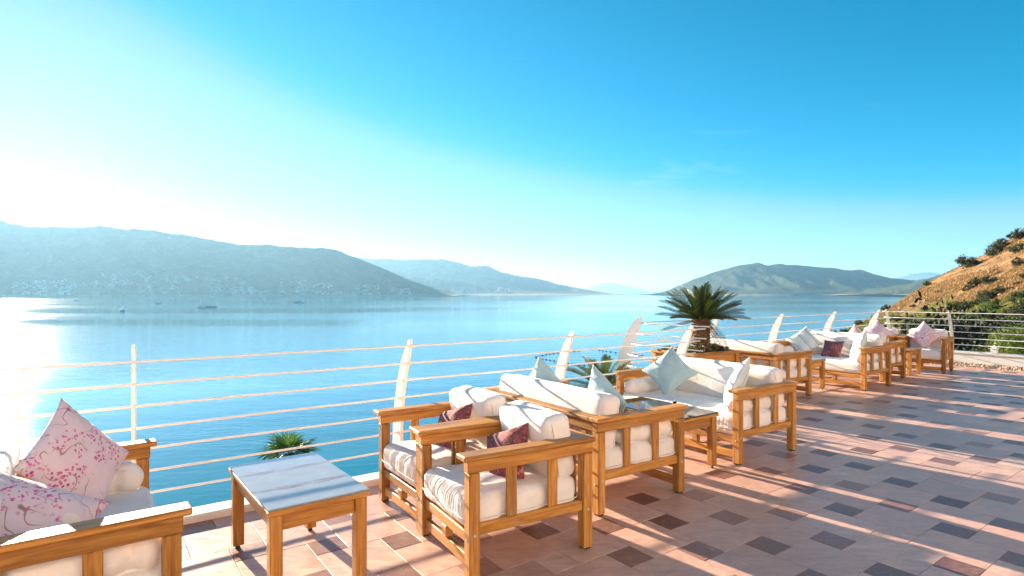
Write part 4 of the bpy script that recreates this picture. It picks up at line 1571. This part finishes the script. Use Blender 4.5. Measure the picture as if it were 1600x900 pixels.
for k in range(330):
    xp = rh.uniform(1270, 1640)
    lo = interp([(1270, 520), (1340, 505), (1400, 478), (1480, 440), (1600, 385)], xp)
    yp = lo + 4 + (545 - lo) * rh.random() ** 0.55
    p = on_ray(xp, yp, 30, 125)
    if p is None:
        continue
    low = (yp - lo) / 90.0
    if rh.random() > 0.28 + low * 0.9:
        continue
    r = rh.uniform(0.4, 1.4) * (0.7 + low * 0.5)
    g = rh.random() < 0.3
    put_shrub('shrub', 'low yellow green shrub scattered over the hillside scrub' if g else 'small dark shrub scattered over the hillside scrub', 'yellow green scrub' if g else 'dark scrub',
              p.x, p.y, r, SHG if g else SH, rh, sz=0.8)
# thicket in the gully behind the far railing, its shade put into the leaf colour
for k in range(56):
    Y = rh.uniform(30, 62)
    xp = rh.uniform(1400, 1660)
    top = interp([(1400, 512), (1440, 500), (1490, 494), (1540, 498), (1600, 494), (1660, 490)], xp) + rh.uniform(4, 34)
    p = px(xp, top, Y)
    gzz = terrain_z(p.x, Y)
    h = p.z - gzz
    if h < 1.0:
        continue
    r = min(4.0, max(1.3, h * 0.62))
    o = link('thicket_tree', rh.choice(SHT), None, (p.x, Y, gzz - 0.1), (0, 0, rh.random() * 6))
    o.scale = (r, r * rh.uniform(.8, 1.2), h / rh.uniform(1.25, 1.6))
    tag(o, 'dense thicket tree behind the far railing, leaves coloured dark for shade', 'tree', 'thicket trees in the gully')
for (xp, top, Y, r, me_, lab) in ((1590, 505, 21, 1.05, 0, 'bright green leafy bush right behind the far railing at the picture edge'),
                                  (1555, 528, 22, 0.75, 1, 'low olive bush left of the bright green bush behind the railing')):
    p = px(xp, top, Y)
    gzz = terrain_z(p.x, Y)
    h = p.z - gzz
    o = link('leafy_bush', SHN[me_], None, (p.x, Y, p.z - r * 1.45), (0, 0, 1.0 + Y))
    o.scale = (r, r, r)
    st = MB()
    st.tube([(0, 0, (gzz - (p.z - r * 1.45)) / r), (0, 0, 0.3)], [0.12, 0.05], 6)
    st.build('stem', 'bark', o)
    tag(o, lab, 'bush')

# grass tufts over the hill: uncountable
mg, mgg = MB(), MB()
rgx = random.Random(90)
cnt = 0
while cnt < 34000:
    xp = rgx.uniform(1290, 1640)
    yp = rgx.uniform(370, 545)
    Y = rgx.uniform(45, 122)
    x = (xp - 800) / FPX * Y
    z = terrain_z(x, Y)
    if z < SEA_Z + 1:
        continue
    yy = 458 + (EYE - z) / Y * FPX
    if yy > 560:
        continue
    cnt += 1
    if noise.noise(Vector((x * .11, Y * .11, 8))) < -0.12:
        continue
    h = rgx.uniform(0.12, 0.5)
    gn = noise.noise(Vector((x * .06, Y * .06, 3))) + 2.12 - 0.10 * (z + 0.28 * x) > 0.2
    mb = mgg if gn else mg
    for q in range(2):
        a = rgx.random() * 6.28
        w_ = rgx.uniform(.04, .13)
        dx, dy = cos(a) * w_, sin(a) * w_
        ox, oy = rgx.uniform(-.2, .2), rgx.uniform(-.2, .2)
        mb.add([(x - dx, Y - dy, z - .1), (x + dx, Y + dy, z - .1), (x + ox + dx * .2, Y + oy + dy * .2, z + h)], [(0, 1, 2)])
tag(mg.build('dry_grass', 'dry_grass'), 'golden dry grass tufts on the hill', 'grass', kind='stuff')
tag(mgg.build('green_grass', 'green_grass'), 'yellow green grass tufts on the lower hill', 'grass', kind='stuff')

# loose stones and small outcrops on the slope
mr = MB()
cnt = 0
while cnt < 420:
    xp, Y = rgx.uniform(1300, 1640), rgx.uniform(50, 116)
    x = (xp - 800) / FPX * Y
    z = terrain_z(x, Y)
    if 458 + (EYE - z) / Y * FPX > 555 or noise.noise(Vector((x * .09, Y * .09, 2))) < -0.05:
        continue
    cnt += 1
    r = 0.08 + 0.42 * rgx.random() ** 3
    vs = []
    for j in range(3):
        for k in range(6):
            a = 2 * pi * (k + 0.5 * (j % 2)) / 6
            q = r * (1.0, 0.95, 0.45)[j] * rgx.uniform(.75, 1.2)
            vs.append((x + cos(a) * q, Y + sin(a) * q, z + r * (-0.35, 0.25, 0.65)[j] * rgx.uniform(.8, 1.1)))
    fs = [(j * 6 + k, j * 6 + (k + 1) % 6, j * 6 + 6 + (k + 1) % 6, j * 6 + 6 + k) for j in range(2) for k in range(6)] + [tuple(range(12, 18))]
    mr.add(vs, fs)
tag(mr.build('stones', 'hill_stone'), 'loose brown stones strewn over the golden hill', 'stones', kind='stuff')

# ================================================================== FAR SHORE AND WATER
from mathutils.bvhtree import BVHTree


def bvh(o):
    me_ = o.data
    return BVHTree.FromPolygons([v.co for v in me_.vertices], [tuple(p_.vertices) for p_ in me_.polygons])


def house_mesh(seed, far=False):
    rr = random.Random(seed)
    mb = MB()
    w, d, h = rr.uniform(9, 15), rr.uniform(8, 11), rr.uniform(5.5, 9)
    mb.box((-w / 2, -d / 2, -6), (w / 2, d / 2, h))
    if seed % 2:
        mb.add([(-w / 2 - .6, -d / 2 - .6, h), (w / 2 + .6, -d / 2 - .6, h), (w / 2 + .6, d / 2 + .6, h), (-w / 2 - .6, d / 2 + .6, h), (-w / 4, 0, h + 2.6), (w / 4, 0, h + 2.6)],
               [(0, 1, 5, 4), (1, 2, 5), (2, 3, 4, 5), (3, 0, 4)], 1)
    else:
        mb.box((-w / 2, -d / 2, h + .01), (w / 6, d / 2, h + 3))
    for q in range(3):
        x = -w / 2 + w * (q + .5) / 3
        for fl in range(2):
            z = 1 + fl * h / 2
            mb.box((x - .9, -d / 2 - .15, z), (x + .9, -d / 2 + .2, z + 1.7), 2)
    return mesh('house', mb.v, mb.f, None, False, mats=['house_white', 'roof_tile', 'dark_glass'], fmat=mb.m)


HM = [house_mesh(i) for i in range(6)]
tree = bvh(left_hill)
ru = random.Random(61)
nh = 0
tries = 0
while nh < 270 and tries < 9000:
    tries += 1
    xp = ru.uniform(20, 645)
    hi = interp([(20, 445), (130, 432), (180, 425), (260, 430), (330, 432), (420, 436), (480, 440), (520, 448), (560, 444), (600, 443), (645, 455)], xp)
    yp = hi + (461 - hi) * ru.random() ** 0.8
    if noise.noise(Vector((xp * .018, yp * .12, 4))) < -0.12:
        continue
    o_ = Vector((0, 0, EYE))
    d_ = (px(xp, yp, 100) - o_).normalized()
    hit = tree.ray_cast(o_, d_)
    if hit[0] is None or hit[0].z < SEA_Z + 3:
        continue
    o = link('house', HM[ru.randrange(6)], None, hit[0], (0, 0, ru.uniform(-.5, .5)))
    s = ru.uniform(.8, 1.35)
    o.scale = (s, s, s)
    tag(o, 'tiny white house of the hazy town at the foot of the left mountain', 'house', 'houses of the far town')
    nh += 1
spur_t = bvh([o for o in COL.objects if o.name.startswith('headland')][0])
for k in range(60):
    xp = ru.uniform(705, 800)
    yp = 457 - 7 * ru.random() ** 1.5
    d_ = (px(xp, yp, 100) - Vector((0, 0, EYE))).normalized()
    hit = spur_t.ray_cast(Vector((0, 0, EYE)), d_)
    if hit[0] is None:
        continue
    o = link('house', HM[ru.randrange(6)], None, hit[0], (0, 0, ru.uniform(-.5, .5)))
    o.scale = (1.3, 1.3, 1.5)
    tag(o, 'tiny white house on the low headland right of the left mountain', 'house', 'houses on the far headland')


def boat(label, xp, yp, L_, ang, kind):
    Y = (EYE - SEA_Z) * FPX / (yp - 458)
    x = (xp - 800) / FPX * Y
    root = thing('sailboat' if kind != 'motor' else 'motor_yacht', label, 'boat', (x, Y, SEA_Z), R(ang), 'boats anchored in the bay')
    n = 14
    vs, fs = [], []
    for i in range(n + 1):
        t = -1 + 2 * i / n
        bw = 0.16 * L_ * (1 - max(0, t) ** 2.4) * (0.86 + 0.14 * (1 - min(0, t) ** 2)) + 0.01
        sh = 0.085 * L_ * (1 + 0.35 * max(0, t) ** 2)
        X = t * L_ / 2
        vs += [(X, -bw, sh), (X * 0.96, -bw * .75, 0.02), (X * .9, 0, -0.05 * L_), (X * 0.96, bw * .75, 0.02), (X, bw, sh)]
    for i in range(n):
        for j in range(4):
            a = i * 5 + j
            fs.append((a, a + 5, a + 6, a + 1))
        fs.append((i * 5, i * 5 + 4, i * 5 + 9, i * 5 + 5))
    fs += [(0, 1, 2, 3, 4), tuple(n * 5 + k for k in (4, 3, 2, 1, 0))]
    link('hull', recalc(mesh('hull', vs, fs, 'boat_dark' if kind == 'dark' else 'boat_white')), root)
    m = MB()
    z0 = 0.088 * L_
    if kind == 'motor':
        m.add([(-.38 * L_, -.13 * L_, z0), (.22 * L_, -.12 * L_, z0), (.22 * L_, .12 * L_, z0), (-.38 * L_, .13 * L_, z0),
               (-.36 * L_, -.12 * L_, z0 + .09 * L_), (.10 * L_, -.11 * L_, z0 + .09 * L_), (.10 * L_, .11 * L_, z0 + .09 * L_), (-.36 * L_, .12 * L_, z0 + .09 * L_)],
              [(4, 5, 6, 7), (0, 1, 5, 4), (1, 2, 6, 5), (2, 3, 7, 6), (3, 0, 4, 7)])
        m.build('cabin', 'boat_white', root)
        m = MB()
        m.box((-.30 * L_, -.124 * L_, z0 + .03 * L_), (.10 * L_, .124 * L_, z0 + .065 * L_))
        m.build('window', 'dark_glass', root)
        m = MB()
        m.box((-.30 * L_, -.11 * L_, z0 + .15 * L_), (.02 * L_, .11 * L_, z0 + .165 * L_))
        for sx in (-.28, 0.0):
            for sy in (-.1, .1):
                m.box((sx * L_ - .006 * L_, sy * L_ - .006 * L_, z0 + .09 * L_), (sx * L_ + .006 * L_, sy * L_ + .006 * L_, z0 + .15 * L_))
        m.build('canopy', 'boat_white', root)
    else:
        m.box((-.22 * L_, -.09 * L_, z0), (.16 * L_, .09 * L_, z0 + .055 * L_))
        m.build('cabin', 'boat_white', root)
        m = MB()
        m.box((-.17 * L_, -.0935 * L_, z0 + .018 * L_), (.12 * L_, .0935 * L_, z0 + .040 * L_))
        m.build('window', 'dark_glass', root)
        m = MB()
        m.tube([(.08 * L_, 0, z0), (.08 * L_, 0, z0 + 1.15 * L_)], [.011 * L_, .006 * L_], 6)
        m.build('mast', 'boat_white', root)
        m = MB()
        m.tube([(.08 * L_, 0, z0 + .12 * L_), (-.38 * L_, 0, z0 + .11 * L_)], .018 * L_, 6)
        m.build('boom', 'boat_dark', root)
        m = MB()
        for e in ((.5, 0), (-.5, 0)):
            m.tube([(e[0] * L_ * .97, 0, z0), (.08 * L_, 0, z0 + 1.13 * L_)], .0022 * L_, 4)
        m.build('rigging', 'steel', root)
    return root


boat('sailboat seen end on, left of the other anchored sailboats', 192, 486, 17, 118, 'sail')
boat('white hulled sailboat, left of the close pair', 314, 481, 15, 160, 'sail')
boat('dark hulled sailboat, right of the close pair', 330, 480, 14, 20, 'dark')
boat('small white motor boat between the sailboats', 246, 474, 17, 170, 'motor')
boat('white motor yacht alone to the right of the sailboats', 466, 473, 22, 175, 'motor')
boat('faint distant boat close to the left shore', 118, 469.5, 18, 178, 'motor')
boat('faint distant sailboat in front of the far town', 268, 468, 20, 176, 'motor')
boat('tiny distant boat near the end of the left mountain', 594, 465.5, 20, 178, 'motor')
boat('distant boat at the left picture edge', 5, 469, 20, 178, 'motor')


def buoys(label, pts, step):
    """floats threaded on a rope lying on the water, through photo pixels on the sea plane"""
    w3 = []
    for (xp, yp) in pts:
        Y = (EYE - SEA_Z) * FPX / (yp - 458)
        w3.append(Vector(((xp - 800) / FPX * Y, Y, SEA_Z + 0.08)))
    root = thing('buoy_line', label, 'buoy line', w3[0], 0, 'lines of floats on the water')
    m = MB()
    m.tube([p - w3[0] for p in w3], 0.03, 5)
    m.build('rope', 'buoy_black', root)
    sp = MB()
    N = 8
    vs, fs = [], []
    for i in range(1, 6):
        for k in range(N):
            a, b = pi * i / 6, 2 * pi * k / N
            vs.append((0.36 * cos(a), 0.19 * sin(a) * cos(b), 0.19 * sin(a) * sin(b)))
    for i in range(4):
        for k in range(N):
            fs.append((i * N + k, i * N + (k + 1) % N, (i + 1) * N + (k + 1) % N, (i + 1) * N + k))
    fs += [tuple(range(N))[::-1], tuple(range(4 * N, 5 * N))]
    fm = mesh('float', vs, fs, 'buoy_black', True)
    for a, b in zip(w3, w3[1:]):
        d = b - a
        n = max(1, int(d.length / step))
        for k in range(n):
            link('float', fm, root, a + d * ((k + .5) / n) - w3[0], (0, 0, atan2(d.y, d.x)))
    return root


buoys('dotted line of black floats, upper arm of the V on the water', [(835, 558), (850, 555), (868, 552), (888, 550), (908, 548)], 2.0)
buoys('dotted line of black floats, lower arm of the V on the water', [(835, 558.6), (856, 562.5), (876, 566), (900, 570), (926, 573)], 1.8)
buoys('short dotted line of black floats on the water between the white posts', [(934, 547), (950, 549.5), (966, 551.5), (988, 554), (1008, 556)], 2.0)

# ================================================================== HAZE
hz_top = 560.0
m = MB()
m.box((-60000, -60000, SEA_Z - 4.5), (60000, 60000, hz_top))
haze = m.build('haze', 'grout')
hm = bpy.data.materials.new('haze_air')
hm.use_nodes = True
nt = hm.node_tree
nt.nodes.clear()
ou = nt.nodes.new('ShaderNodeOutputMaterial')
pv = nt.nodes.new('ShaderNodeVolumePrincipled')
pv.inputs['Color'].default_value = (0.31, 0.60, 0.88, 1)
pv.inputs['Density'].default_value = 0.000055
pv.inputs['Anisotropy'].default_value = 0.38
nt.links.new(pv.outputs[0], ou.inputs['Volume'])
haze.data.materials.clear()
haze.data.materials.append(hm)
tag(haze, 'pale sea haze over the bay', 'haze', kind='stuff')
